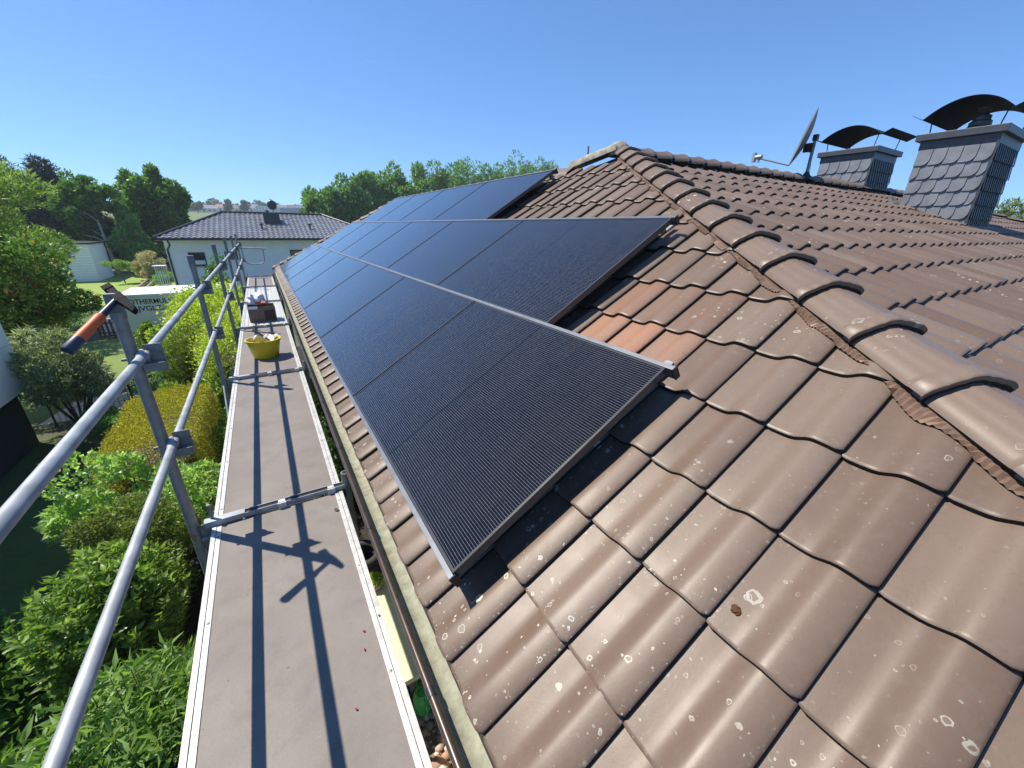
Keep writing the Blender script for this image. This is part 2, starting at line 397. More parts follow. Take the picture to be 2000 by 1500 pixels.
def tree(name, label, cat, base, height, rad, mat, n, leaf, aspect=.55, trunk=.2, bark='bark', clumps=26, cr=.34,
         group=None, crown_lo=.25, shape=None, low=-.6, fork=5):
    t = thing(name, label, cat, base, group)
    top = height; zc = height*(crown_lo+1)/2; rz = height*(1-crown_lo)/2
    b = MB(); lean = Vector((random.uniform(-.06, .06)*height, random.uniform(-.06, .06)*height, 0))
    b.tube([(0, 0, -.1), tuple(lean*.3+Vector((0, 0, height*.3))), tuple(lean+Vector((0, 0, height*.8)))], [trunk, trunk*.75, trunk*.2], 8)
    for k in range(fork):
        a = random.uniform(0, 6.28); z0 = height*random.uniform(.25, .55); ln = rad[0]*random.uniform(.5, .85)
        p0 = lean*(z0/height)+Vector((0, 0, z0))
        p2 = p0+Vector((math.cos(a)*ln, math.sin(a)*ln, ln*random.uniform(.4, 1.0)))
        b.tube([p0, (p0+p2)/2+Vector((0, 0, ln*.1)), p2], [trunk*.42, trunk*.3, trunk*.1], 6)
    b.obj('trunk', M[bark], t, 60)
    P, N = crown_pts(n, (lean.x*.6, lean.y*.6, zc), (rad[0], rad[1], rz), clumps, cr, low, shape)
    leaf_mesh('crown', P, N, leaf, aspect, LM[mat], t)
    return t
def shrub(name, label, base, rad, h, mat, n, leaf, aspect=.5, cat='shrub', group=None, clumps=18, cr=.38, jit=.6, bend=.25):
    t = thing(name, label, cat, base, group)
    b = MB()
    for k in range(7):
        a = random.uniform(0, 6.28); q = Vector((math.cos(a)*rad[0]*.5, math.sin(a)*rad[1]*.5, h*.7))
        b.tube([(random.uniform(-.08, .08), random.uniform(-.08, .08), -.03), tuple(q*.5+Vector((0, 0, h*.1))), tuple(q)], [.022, .015, .006], 5)
    b.obj('stem', M['bark'], t)
    P, N = crown_pts(n, (0, 0, h*.52), (rad[0], rad[1], h*.52), clumps, cr, -.85)
    P[:, 2] = np.maximum(P[:, 2], .03)
    leaf_mesh('foliage', P, N, leaf, aspect, LM[mat], t, bend, jit)
    return t
def box_hedge(name, label, x0, x1, y0, y1, z0, h, mat, n, leaf, rough=.05, cat='hedge', side_mat=None, group=None, top_amp=.08):
    t = thing(name, label, cat, ((x0+x1)/2, (y0+y1)/2, z0), group)
    W, D = x1-x0, y1-y0
    at, ax, ay = W*D*1.0, 2*D*h*.7, 2*W*h*.7
    r = RNG.random(n)*(at+ax+ay); P = np.zeros((n, 3)); N = np.zeros((n, 3))
    u = RNG.uniform(-.5, .5, n); v = RNG.uniform(0, 1, n)**.8; s = np.where(RNG.random(n) < .5, -1., 1.)
    a = r < at; bb = (r >= at) & (r < at+ax); c = r >= at+ax; v2 = RNG.uniform(-.5, .5, n)
    P[a] = np.stack([u*W, v2*D, np.full(n, h)], 1)[a]; N[a] = (0, 0, 1)
    P[bb] = np.stack([s*W/2, u*D, v*h], 1)[bb]; N[bb] = np.stack([s, 0*s, 0*s+.3], 1)[bb]
    P[c] = np.stack([u*W, s*D/2, v*h], 1)[c]; N[c] = np.stack([0*s, s, 0*s+.3], 1)[c]
    # round the shoulders and make the clipped faces uneven
    k = 1-.10*np.clip((P[:, 2]/h-.6)/.4, 0, 1)**2; P[:, 0] *= k; P[:, 1] *= k
    wob = top_amp*(np.sin(P[:, 0]*3.1+1)+np.sin(P[:, 1]*2.3)+np.sin(P[:, 1]*5.7+P[:, 0]*4))*.33
    P[:, 2] += wob*(P[:, 2]/h); P += RNG.normal(0, rough, (n, 3))*np.array([1, 1, .8])
    b = MB(); b.b2(-W*.36, W*.36, -D*.40, D*.40, 0, h*.70); b.obj('inner_blocker', M['bark'], t, bevel=.06)  # solid block added inside the leaves to keep the interior dark
    leaf_mesh('foliage', P, N, leaf, .55, LM[mat], t)
    return t

# ------------------------------------------------------------ roof geometry
AL = 0.5515; ca, sa, ta = math.cos(AL), math.sin(AL), math.tan(AL)
N1 = Vector((-sa, 0, ca)); V1 = Vector((ca, 0, sa))
H0 = -.166
def f1(s, t, h=0.0):  # point on the panel face of the roof: s along the eave, t up the slope, h above the tile plane
    return Vector((0, s, 0)) + V1*t + N1*(H0+h)
B2 = .359; be = math.atan(B2); N2 = Vector((0, -math.sin(be), math.cos(be))); V2 = Vector((0, math.cos(be), math.sin(be)))
Z20 = .900
def f2(x, y, h=0.0): return Vector((x, y, Z20+B2*y)) + N2*h
def z1(x): return (f1(0, 0).z + (x - f1(0, 0).x)*ta)
zo = z1(0)
def hip_x(y): return (Z20+B2*y-zo)/ta
AY = 3.0; APEX = Vector((hip_x(AY), AY, Z20+B2*AY))
EAVE_T = -.19
RT = 3.70; RB = f1(0, RT); XR, ZR = RB.x, RB.z      # wing ridge
BY = AY+.55; DY = 11.2; XE = 13.6
ex = f1(0, EAVE_T).x; ez = f1(0, EAVE_T).z
ny = (ez-Z20)/B2

house = thing('house', 'brown tiled house in the foreground carrying the solar panels', 'house', (0, 0, 0))
# underlay: closed roof body just below the tiles
b = MB()
d = -.035
E0 = Vector((hip_x(ny), ny, ez)); EF = Vector((ex, DY+(XR-ex)*1.0, ez)); D = Vector((XR, DY, ZR)); Bp = Vector((XR, BY, ZR))
X2 = Vector((XE, AY, APEX.z)); E2 = Vector((XE+3.6, ny, ez))
yb = AY+(APEX.z-ez)/.359; BK = Vector((XR+(XR-ex), 0, ez))
pts = [E0, EF, D, Bp, APEX, X2, E2, Vector((BK.x, EF.y, ez)), Vector((BK.x, yb, ez)), Vector((XE+3.6, yb, ez))]
pts = [p+Vector((0, 0, d)) for p in pts]
b.add(pts, [(0, 4, 3, 2, 1), (0, 6, 5, 4), (1, 2, 7), (2, 3, 8, 7), (3, 4, 5, 9, 8), (5, 6, 9)])
roof = b.obj('roof', M['underlay'], house)
# walls and soffit
b = MB(); wx = ex+.42
b.b2(wx, 6.0, ny+.5, EF.y-.45, -3.3, ez-.14); b.b2(6.0, XE+3, ny+.5, yb-.5, -3.3, ez-.14)
b.obj('wall', M['render_cream'], house)
b = MB(); b.b2(ex+.02, wx-.003, ny+.02, EF.y-.02, ez-.16, ez-.12); b.obj('soffit', M['wood'], house)
b = MB(); b.b2(ex+.045, ex+.07, ny, EF.y, ez-.118, ez-.03); b.obj('fascia', M['gutter_out'], house)

# tile profile across the width (u: 0 at the flat side .. 1 at the roll's outer edge)
TW, TG = .231, .333
UP = [0, .06, .15, .25, .34, .41, .47, .53, .59, .65, .71, .77, .83, .88, .93, .97, 1.0, 1.012]
def prof(u):
    if u < .34: return .0015*math.cos(u/.34*math.pi)-.0005+.001
    if u < .66: q = (u-.34)/.32; return .0325*(q*q*(3-2*q))
    if u > 1.0: return -.001
    q = (u-.66)/.34; return .0325-.0150*q**2.1-(.002 if u > .985 else 0)
def tile_field(name, place, cells, clips, parent, orange=None, side=1):
    """place(a, t, h): world point; one closed tile per cell (a0, t0)"""
    V = []; Fs = []; tint = []; mi = []
    TL = [0.0, .0, .004, .012, .12, .24, TG+.035]; TH = [-.020, -.004, -.0010, 0, 0, 0, 0]
    nu, ntt = len(UP), len(TL)
    for (a0, t0) in cells:
        ja, jt, jh, jr = random.gauss(0, .0012), random.gauss(0, .0022), random.gauss(0, .0009), random.gauss(0, .0025)
        o = len(V); c = random.random(); og = 1.0 if orange and orange(a0, t0) else 0.0
        if og: og = (random.uniform(.75, 1) if t0 < 1.3 else random.uniform(.15, .45))*min(1, (a0-.05)/.45)
        for k in range(ntt):
            for i, u in enumerate(UP):
                rd = .012*max(0, (u-.88)/.12)**3 + .004*max(0, (.06-u)/.06)  # rounded corner of the nose
                tt = TL[k] + (rd if k < 4 else 0)
                hh = prof(u)+TH[k] + .022*(1-min(TL[k], TG)/TG) + jh + jr*(u-.5)
                V.append(tuple(place(a0+side*(u*TW+ja), t0+tt+jt, hh)))
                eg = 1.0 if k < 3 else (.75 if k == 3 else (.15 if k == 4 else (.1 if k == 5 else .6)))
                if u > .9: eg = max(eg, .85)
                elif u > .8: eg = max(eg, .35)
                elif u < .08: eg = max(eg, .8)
                tint.append((c, og, eg))
        # underside row at the nose, for thickness
        for k in range(ntt-1):
            for i in range(nu-1):
                a = o+k*nu+i; Fs.append((a, a+1, a+1+nu, a+nu)); mi.append(1 if k == 0 or i == nu-2 else 0)  # nose fronts and roll side walls take the painted shade
    me = bpy.data.meshes.new(name); me.from_pydata(V, [], Fs)
    ca_ = me.color_attributes.new('tint', 'FLOAT_COLOR', 'POINT')
    arr = np.ones((len(V), 4), np.float32); arr[:, 0] = [x[0] for x in tint]; arr[:, 1] = [x[1] for x in tint]; arr[:, 2] = [x[2] for x in tint]
    ca_.data.foreach_set('color', arr.ravel())
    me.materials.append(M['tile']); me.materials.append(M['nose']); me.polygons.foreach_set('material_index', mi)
    bm = bmesh.new(); bm.from_mesh(me)
    for co, no in clips:
        bmesh.ops.bisect_plane(bm, geom=bm.verts[:]+bm.edges[:]+bm.faces[:], plane_co=co, plane_no=no, clear_outer=True)
    bm.to_mesh(me); bm.free()
    me.polygons.foreach_set('use_smooth', [True]*len(me.polygons)); me.set_sharp_from_angle(angle=R(50))
    o = bpy.data.objects.new(name, me); COL.objects.link(o); o.parent = parent
    return o
# panel face: roll on the near side, so a runs towards -s
A0 = -.148            # a roll edge line
cells = []
hipn = Vector((1, -hip_x(1)+hip_x(0), 0)).normalized()          # plan normal pointing away from the panel face
for r in range(0, 13):
    t0 = -.185 + r*TG
    for k in range(-10, 68):
        s_edge = A0 + k*TW                      # roll's outer edge
        s0 = s_edge + TW                        # flat side
        if s0 < -2.3 or s_edge > EF.y: continue
        x = f1(0, t0).x
        if x > hip_x(s0)+.05: continue
        if x - ex > (EF.y - s_edge)+.1: continue
        cells.append((s0, t0))
def org(s, t): return (1.1 < t < 1.6 and .12 < s < .95)
tile_field('tile_covering', lambda a, t, h: f1(a, t, h), cells,
           [(Vector((hip_x(0)-.03, 0, 0)), hipn), (Vector((XR, 0, 0)), Vector((1, 0, 0))), (Vector((ex, EF.y-.03, 0)), Vector((1, 1, 0)))],
           roof, org, side=-1)
cells = []
for r in range(-9, 7):
    y0 = .301+r*.3134; t0 = y0/math.cos(be)
    for k in range(-3, 66):
        x0 = .30+k*TW
        if x0+TW < hip_x(y0)-.02: continue
        cells.append((x0, t0))
tile_field('tile_covering', lambda a, t, h: Vector((a, 0, Z20))+V2*t+N2*h, cells,
           [(Vector((hip_x(0)+.03, 0, 0)), -hipn), (Vector((0, AY, 0)), Vector((0, 1, 0))), (Vector((XE, AY, 0)), Vector((1, .62, 0)))], roof, None, side=1)
# far slopes of the wing (end hip): plain tiles on the face beyond
# ridge and hip caps
def cap_obj(p0, p1, up, wn=.116, wt=.115, hgt=.075, collar=True, seed=0):
    """one angular capping tile from its lower nose p0 to its head p1"""
    ax = (p1-p0).normalized(); up = (up-ax*up.dot(ax)).normalized(); sd = ax.cross(up)
    L_ = (p1-p0).length
    PR = [(-1, -.05), (-.95, .12), (-.84, .34), (-.66, .53), (-.58, .57), (-.51, .66), (-.36, .79), (-.24, .84), (-.17, .93), (-.08, .965), (.08, .965), (.17, .93), (.24, .84), (.36, .79), (.51, .66), (.58, .57), (.66, .53), (.84, .34), (.95, .12), (1, -.05)]
    st = [(0, 1.05, .012, -.006), (0, 1.075, .022, 0), (.005, 1.08, .024, .001), (.050, 1.07, .022, 0), (.060, 1.02, .015, 0), (.075, 1.01, .013, 0), (L_*.6, .96, .005, 0), (L_+.05, .90, -.006, 0)]
    b = MB(); vs = []; fs = []
    for (l, sc, dz, e) in st:
        w_ = wn*sc
        for (x, y) in PR:
            vs.append(p0+ax*l+sd*(x*w_*(1+e))+up*(y*hgt*(1+.25*(sc-1))+dz+e))
    n_ = len(PR)
    for i in range(len(st)-1):
        for j in range(n_-1): a = i*n_+j; fs.append((a, a+1, a+1+n_, a+n_))
    b.add(vs, fs)
    # underside return at the nose: thickness, coloured near-black as its shadow gap
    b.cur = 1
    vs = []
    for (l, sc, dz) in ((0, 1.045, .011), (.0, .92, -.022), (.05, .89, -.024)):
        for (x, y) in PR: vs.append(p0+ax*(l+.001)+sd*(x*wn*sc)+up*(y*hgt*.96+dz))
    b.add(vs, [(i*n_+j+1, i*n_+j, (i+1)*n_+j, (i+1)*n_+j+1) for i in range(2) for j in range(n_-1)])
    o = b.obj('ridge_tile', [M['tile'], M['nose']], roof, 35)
    ca_ = o.data.color_attributes.new('tint', 'FLOAT_COLOR', 'POINT')
    c = random.uniform(.25, .9); a_ = np.ones((len(o.data.vertices), 4), np.float32); a_[:, 0] = c; a_[:, 1] = 0; a_[:, 2] = .25
    ca_.data.foreach_set('color', a_.ravel())
    return o
hd = Vector((hip_x(1)-hip_x(0), 1, B2)).normalized(); hu = (N1+N2).normalized()
CL = .267*Vector((hip_x(1)-hip_x(0), 1, B2)).length
base = Vector((hip_x(0), 0, Z20))
y = -.735-.267*5; CAPSH = -.034
HIPCAPS = 0
while y < AY-.12:
    p0 = base + Vector((hip_x(1)-hip_x(0), 1, B2))*y + hu*.026 - hd.cross(hu).normalized()*CAPSH
    L_ = min(CL, (AY-y)*1.21)
    cap_obj(p0, p0+hd*L_, hu, wn=.126, hgt=.060); y += .267
# wing ridge (along y), short back hip, main ridge (along x), far hips
for k in range(int((DY-BY)/.335)+1):
    yy = BY+k*.335; cap_obj(Vector((XR, yy+.335, ZR-.035)), Vector((XR, yy, ZR-.035)), Vector((0, 0, 1)), wn=.14, hgt=.10)
for k in range(int((XE-APEX.x)/.335)+1):
    xx = APEX.x+.15+k*.335; cap_obj(Vector((xx+.335, AY, APEX.z-.02)), Vector((xx, AY, APEX.z-.02)), Vector((0, 0, 1)), wn=.14, hgt=.095)
fh = (EF-D); nfh = int(fh.length/.335)
for k in range(nfh):
    p0 = D+fh*((k+1)/nfh)+Vector((0, 0, .012)); p1 = D+fh*(k/nfh)+Vector((0, 0, .012)); cap_obj(p0, p1, Vector((-.3, .3, 1)))
rh = Vector((.584, -1, -.359)).normalized()
for k in range(12):
    p1 = X2+Vector((0, 0, .012))+rh*(k*.335); cap_obj(p1+rh*.335, p1, Vector((.2, .3, 1)))
# mortared short hip between apex and wing ridge, apex lump, small stub
b = MB(); q0 = APEX+Vector((-.02, .03, .02)); q1 = Bp+Vector((0, .02, .03))
b.grid(lambda i, j: q0.lerp(q1, i/8)+Vector((math.cos(j/8*math.pi)*.10*-1, math.cos(j/8*math.pi)*-.08, math.sin(j/8*math.pi)*(.095+.008*math.sin(i*3)))), 8, 8)
b.lathe([(.125, -.03), (.13, .03), (.115, .075), (.075, .11), (.03, .125), (0, .127)], tuple(APEX+Vector((.0, .02, .0))), 16)
b.obj('ridge_mortar', M['mortar'], roof, 50)
b = MB(); b.tube([q0.lerp(q1, .62)+Vector((0, 0, .06)), q0.lerp(q1, .62)+Vector((0, 0, .19))], .012, 8); b.obj('ridge_stub', M['galv_dull'], roof)
# pleated brown flashing peeping out below the hip caps on the panel side
b = MB(); vs = []; fs = []; n_ = 520; y0_ = -2.0; y1_ = AY-.25
dv = Vector((hip_x(1)-hip_x(0), 1, B2)); acr = (V1 - hd*V1.dot(hd)).normalized()
for i in range(n_+1):
    yy = y0_+(y1_-y0_)*i/n_; c0 = base+dv*yy; pl = .0040*(1 if i % 2 else -1)
    wav = .018*math.sin(yy*2*math.pi/TW*.585*1.0+1)+.006*math.sin(yy*31)
    for j, wdt in enumerate((.03, .066, .082, .100+wav*.5)):
        pq = c0-acr*wdt; tq = (pq-Vector((0, pq.y, 0))-N1*H0).dot(V1)
        uq = 1-((pq.y-A0)/TW) % 1.0; fq = ((tq+.185)/TG) % 1.0
        hh = (.030, .034, .040, 0)[j] if j < 3 else min(prof(min(uq, .99))+.022*(1-fq)+.009, .048)
        hh += pl*(j > 1)
        vs.append(pq+N1*hh)
    if i: o_ = (i-1)*4; fs += [(o_+j, o_+j+1, o_+j+5, o_+j+4) for j in range(3)]
b.add(vs, fs); b.obj('ridge_flashing', M['comb'], roof)

# gutter
b = MB(); gx, gz, gr = ex+.004, ez-.035, .054
def gp(r_, a, y): return Vector((gx-.025+r_*math.cos(a), y, gz+r_*math.sin(a)))
ys = [ny+(EF.y-ny)*i/60 for i in range(61)]
b.cur = 0; b.grid(lambda i, j: gp(gr, math.pi+math.pi*j/12, ys[i]), 60, 12)
b.cur = 1; b.grid(lambda i, j: gp(gr-.003, math.pi+math.pi*j/12, ys[i])+Vector((0, 0, .001*math.sin(i*2.1+j))), 60, 12)
gut = b.obj('gutter', [M['gutter_out'], M['gutter_in']], house, 60)
b = MB(); b.tube([gp(gr+.006, math.pi, yy)+Vector((0, 0, .004)) for yy in ys], .0135, 12); b.obj('gutter_bead', M['gutter_out'], gut, 60)
for k in range(20):
    yy = -1.9+k*.86; b = MB()
    b.tube([gp(gr+.006, math.pi, yy)+Vector((0, 0, .004)), gp(gr+.006, math.pi, yy+.03)+Vector((0, 0, .004))], .0155, 12)
    b.obj('gutter_clip', M['black'], gut, 60)

# chimneys
def slates(b, u0, u1, z0, z1, P, out, rows, cols, flip=1, dark=False):
    """fish-scale slates: P(u, z) -> point on the face, out = face normal"""
    rh_ = (z1-z0)/rows; cw_ = (u1-u0)/cols
    for r in range(rows+1):
        for c in range(-1, cols+1):
            off = (.5 if r % 2 else 0); a = u0+(c+off)*cw_; zt = z1-r*rh_; zb = zt-rh_*1.12
            a0, a1 = max(a, u0), min(a+cw_*1.04, u1)
            if a1-a0 < .01: continue
            poly = [(a0, zt), (a0, zb)]; nose = a1
            for k in range(7):
                an = math.pi/2*k/6; rr = .5*cw_
                poly.append((nose-rr+rr*math.sin(an), zb+rr*1.1*(1-math.cos(an))))
            poly += [(a1, zt)]
            poly = [(min(max(x_, u0), u1), z_) for x_, z_ in poly]
            lift0 = .003; lift1 = .024; tk = .007
            vs = []
            for (x_, z_) in poly:
                l_ = lift0+(lift1-lift0)*(zt-z_)/(zt-zb)+.010*((x_-a) if flip > 0 else (a+cw_-x_))/cw_; vs.append(P(x_, z_)+out*(l_+tk))
            for (x_, z_) in poly:
                l_ = lift0+(lift1-lift0)*(zt-z_)/(zt-zb)+.010*((x_-a) if flip > 0 else (a+cw_-x_))/cw_; vs.append(P(x_, z_)+out*l_)
            n_ = len(poly); b.add(vs, [tuple(range(n_)), tuple(reversed(range(n_, 2*n_)))]+[(i, (i+1) % n_, n_+(i+1) % n_, n_+i) for i in range(n_)])
def chimney(x0, x1, y0, y1, zb, zt, rows, cols, rows2, cols2, label, pot):
    c = MB(); c.b2(x0, x1, y0, y1, zb, zt); ch = c.obj('chimney', M['slate_shaded'], house); ch['label'] = label
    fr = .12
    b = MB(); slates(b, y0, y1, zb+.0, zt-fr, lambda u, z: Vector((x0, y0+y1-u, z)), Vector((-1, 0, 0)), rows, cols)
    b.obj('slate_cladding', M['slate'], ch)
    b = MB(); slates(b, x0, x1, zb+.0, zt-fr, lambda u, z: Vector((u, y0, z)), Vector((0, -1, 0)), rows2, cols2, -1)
    b.obj('slate_cladding', M['slate_shaded'], ch)
    b = MB()
    for xx, yy in ((x0, y0),): b.box((xx-.008, yy-.008, (zb+zt)/2), (.03, .03, zt-zb))
    b.b2(x0-.012, x1+.012, y0-.012, y1+.012, zt-fr, zt-.003)
    b.obj('corner_flashing', M['zinc'], ch)
    b = MB(); b.b2(x0-.07, x1+.07, y0-.07, y1+.07, zt, zt+.095); b.obj('chimney_cap', M['zinc'], ch, bevel=.006)
    # hood: sheet curved across y, straight along x
    yc, hy = (y0+y1)/2, (y1-y0)/2*1.45
    def hz(u):
        if abs(u) > .77: q = (abs(u)-.77)/.23; return .075*q
        return .215*(1-(u/.77)**2)**.92
    b = MB(); n_ = 36; zc = zt+.28
    b.grid(lambda i, j: Vector((x0-.10+(x1-x0+.2)*j/2, yc-hy+2*hy*i/n_, zc+hz(-1+2*i/n_))), n_, 2, (0, 0, -.006))
    hood = b.obj('rain_hood', M['hood'], ch, 50)
    for xx in (x0+.03, x1-.03):
        for sg in (-1, 1):
            yy = yc+sg*hy*.66; b = MB(); b.tube([(xx, yc+sg*(y1-y0)*.44, zt+.09), (xx, yy, zc+hz(.66)-.006)], .008, 8); b.obj('strut', M['hood'], ch)
    if pot:
        b = MB(); cx, cy = x0+.33, yc-.08
        b.lathe([(.15, 0), (.15, .05), (.12, .07), (.12, .12), (.095, .14), (.095, .19), (.06, .21), (.05, .25), (.075, .29), (.075, .30), (0, .30)], (cx, cy, zt+.095), 20)
        b.obj('flue_pot', M['zinc'], ch, 40)
    return ch
chimney(8.6, 9.80, .95, 1.76, 1.18, 2.45, 6, 5, 6, 11, 'large slate chimney with wavy rain hood nearest the right edge', True)
chimney(10.2, 11.3, 2.92, 3.82, 1.75, 2.62, 4, 5, 4, 10, 'smaller slate chimney behind the main ridge, next to the satellite dish', False)
# flashings at the chimney feet
b = MB()
zf = lambda y_: Z20+B2*y_
for (xa, xb, ya, yb2) in ((8.5, 9.9, .78, .94), ):
    b.grid(lambda i, j: Vector((xa+(xb-xa)*i/10, ya+(yb2-ya)*j/3, zf(ya+(yb2-ya)*j/3)+.038+.004*math.sin(i*5))), 10, 3)
b.grid(lambda i, j: Vector((8.47+.13*i/2, .85+.98*j/8, zf(.85+.98*j/8)+.04)), 2, 8)
b.grid(lambda i, j: Vector((8.35+.25*i/2, 1.76+.16*j/2, zf(1.76)+.05+.14*j/2*(i/2))), 2, 2)
b.obj('chimney_flashing', M['lead'], roof); b = MB()
b.grid(lambda i, j: Vector((10.0+1.5*i/10, 2.80+.11*j/2, zf(2.8)+.06+.05*j/2)), 10, 2)
b.obj('chimney_flashing', M['lead'], roof)

# ------------------------------------------------------------ solar panels
PL, PW, PG = 1.762, 1.134, .02
Xp = Vector((0, -1, 0))
def pmat(s_end, t0):
    mm = Matrix.Identity(4)
    for i in range(3): mm[i][0], mm[i][1], mm[i][2] = Xp[i], V1[i], N1[i]
    mm.translation = Vector((0, s_end, 0))+V1*t0
    return mm
def make_panel():
    t = thing('solar_panel', 'x', 'solar panel')
    fr, hh = .011, .035; b = MB()
    b.b2(0, PL, 0, fr, -hh, 0); b.b2(0, PL, PW-fr, PW, -hh, 0); b.b2(0, fr, fr, PW-fr, -hh, 0); b.b2(PL-fr, PL, fr, PW-fr, -hh, 0)
    b.obj('frame', M['frame'], t)
    b = MB(); b.b2(0, PL-2*fr, 0, PW-2*fr, -.006, 0)
    g = b.obj('glass', M['pv'], t); g.location = (fr, fr, -.0022)
    return t
def copy_tree(o, parent=None):
    c = o.copy(); COL.objects.link(c)
    if parent: c.parent = parent
    for ch in list(o.children): copy_tree(ch, c)
    return c
proto = make_panel(); first = True
ordw = ['nearest', 'second', 'third', 'fourth', 'fifth', 'sixth', 'farthest']
for row, (s0, cnt, nm) in enumerate(((0, 7, 'bottom row by the gutter'), (.859, 6, 'middle row'), (3.509, 4, 'top row below the ridge'))):
    for k in range(cnt):
        p = proto if first else copy_tree(proto); first = False
        w_ = ordw[k] if k < cnt-1 else 'farthest'
        p.matrix_world = pmat(s0+k*(PL+.02)+PL, row*(PW+PG))
        p['label'] = 'black solar panel, %s one in the %s' % (w_, nm); p['group'] = 'solar panels on the roof'
# insertion rails: bottom, between rows, top
def rail(s0, s1, t0, wd, label):
    t = thing('mounting_rail', label, 'mounting rail', (0, 0, 0), 'aluminium rails holding the solar panels')
    def bx(b, sa_, sb_, ta_, tb_, ha, hb):
        vs = [Vector((0, s_, 0))+V1*t_+N1*h_ for s_ in (sa_, sb_) for t_ in (ta_, tb_) for h_ in (ha, hb)]
        b.add(vs, [(0,1,3,2),(4,6,7,5),(0,4,5,1),(2,3,7,6),(0,2,6,4),(1,5,7,3)])
    b = MB(); bx(b, s0, s1, t0, t0+wd, -.052, .0035); b.obj('rail_profile', M['rail'], t, bevel=.001)
    b = MB(); bx(b, s0-.004, s0-.0005, t0-.001, t0+wd+.006, -.056, .0045); b.obj('end_cap', M['black_alu'], t)
    n_ = int((s1-s0)/1.2)
    for k in range(n_+1):
        s_ = s0+.12+k*(s1-s0-.3)/max(1, n_)
        b = MB(); bx(b, s_, s_+.04, t0-.01, t0+.03, -.11, -.054); bx(b, s_, s_+.04, t0+.031, t0+.13, -.125, -.112)
        b.obj('roof_hook', M['galv_dull'], t)
    return t
rail(-.012, 12.49, -.0215, .0205, 'grey rail along the lower edge of the bottom panel row')
rail(-.035, 12.49, PW+.0005, .0215, 'bright rail between the bottom and middle panel rows')
rail(.835, 11.56, 2*PW+PG+.0005, .0205, 'rail between the middle and top panel rows')
rail(3.48, 10.65, 3*PW+2*PG+.0005, .022, 'rail along the upper edge of the top panel row')

# moss clump, lying on a tile
b = MB(); c_ = f1(-.85, .62, .03)
bmx = bmesh.new(); bmesh.ops.create_icosphere(bmx, subdivisions=3, radius=.013)
for v in bmx.verts: v.co = Vector((v.co.x*1.2, v.co.y, v.co.z*.8))*(1+random.uniform(-.18, .18))
me = bpy.data.meshes.new('moss_clump'); bmx.to_mesh(me); bmx.free(); me.materials.append(simple('dry_moss', (.085, .035, .012), .95))
MOSS = bpy.data.objects.new('moss_clump', me); COL.objects.link(MOSS); MOSS.location = f1(-.645, .562, .016)
MOSS.rotation_euler.z = .6; tag(MOSS, 'small brown clump of dry moss lying on the roof tiles', 'moss')

# ------------------------------------------------------------ satellite dish with mast
t = thing('satellite_dish', 'grey satellite dish seen edge-on on its mast beside the chimneys', 'satellite dish', (7.8, 2.9, 1.95))
b = MB(); b.tube([(0, 0, 0), (0, 0, .64)], .024, 12); b.obj('mast', M['galv_dull'], t, 60)
b = MB(); b.box((0, 0, .64), (.07, .07, .09)); b.tube([(0, 0, .45), (-.03, .09, .47)], .03, 10); b.box((-.03, .06, .50), (.05, .14, .13)); b.obj('bracket', M['black'], t, bevel=.005)
nd = Vector((-.50, .84, .25)).normalized(); ud = (Vector((0, 0, 1))-nd*nd.z).normalized(); sd_ = nd.cross(ud); cc = Vector((-.06, .17, .66))
b = MB(); n_ = 40; rings = [0, .2, .4, .6, .8, .93, 1.0]
vs = []
for rr in rings:
    for k in range(n_):
        a = 2*math.pi*k/n_; vs.append(cc+ud*(.43*rr*math.sin(a))+sd_*(.38*rr*math.cos(a))+nd*(.085*rr*rr-.085))
b.add(vs, [(i*n_+k, i*n_+(k+1) % n_, (i+1)*n_+(k+1) % n_, (i+1)*n_+k) for i in range(len(rings)-1) for k in range(n_)])
rf = b.obj('reflector', M['dishgrey'], t, 60); sm = rf.modifiers.new('s', 'SOLIDIFY'); sm.thickness = .006
b = MB(); e = cc-ud*.42; lnb = Vector((-.02, .87, .46)); b.tube([e, e.lerp(lnb, .95)+Vector((0, 0, -.02))], .013, 8); b.obj('feed_arm', M['zinc'], t, 60)
b = MB(); b.tube([lnb+Vector((.0, -.05, .0)), lnb+Vector((0, .06, .0))], .035, 12); b.box(lnb+Vector((0, .09, .0)), (.06, .05, .15)); b.box(lnb+Vector((0, 0, -.05)), (.03, .03, .08)); b.obj('receiver_head', M['galv'], t, 60)
b = MB(); b.tube([(0, 0, .45), (.03, -.02, .2), (.04, -.03, .04), (-.1, .06, .07), (-.55, .05, .08), (-.9, .09, .12)], .005, 6); b.obj('cable', M['white'], t, 60)
b = MB(); b.box((0, -.02, .02), (.26, .22, .03), Matrix.Rotation(-.0, 3, 'X')); b.lathe([(.09, .03), (.05, .10), (.028, .14)], (0, 0, 0), 16); b.obj('roof_boot', M['black'], t)

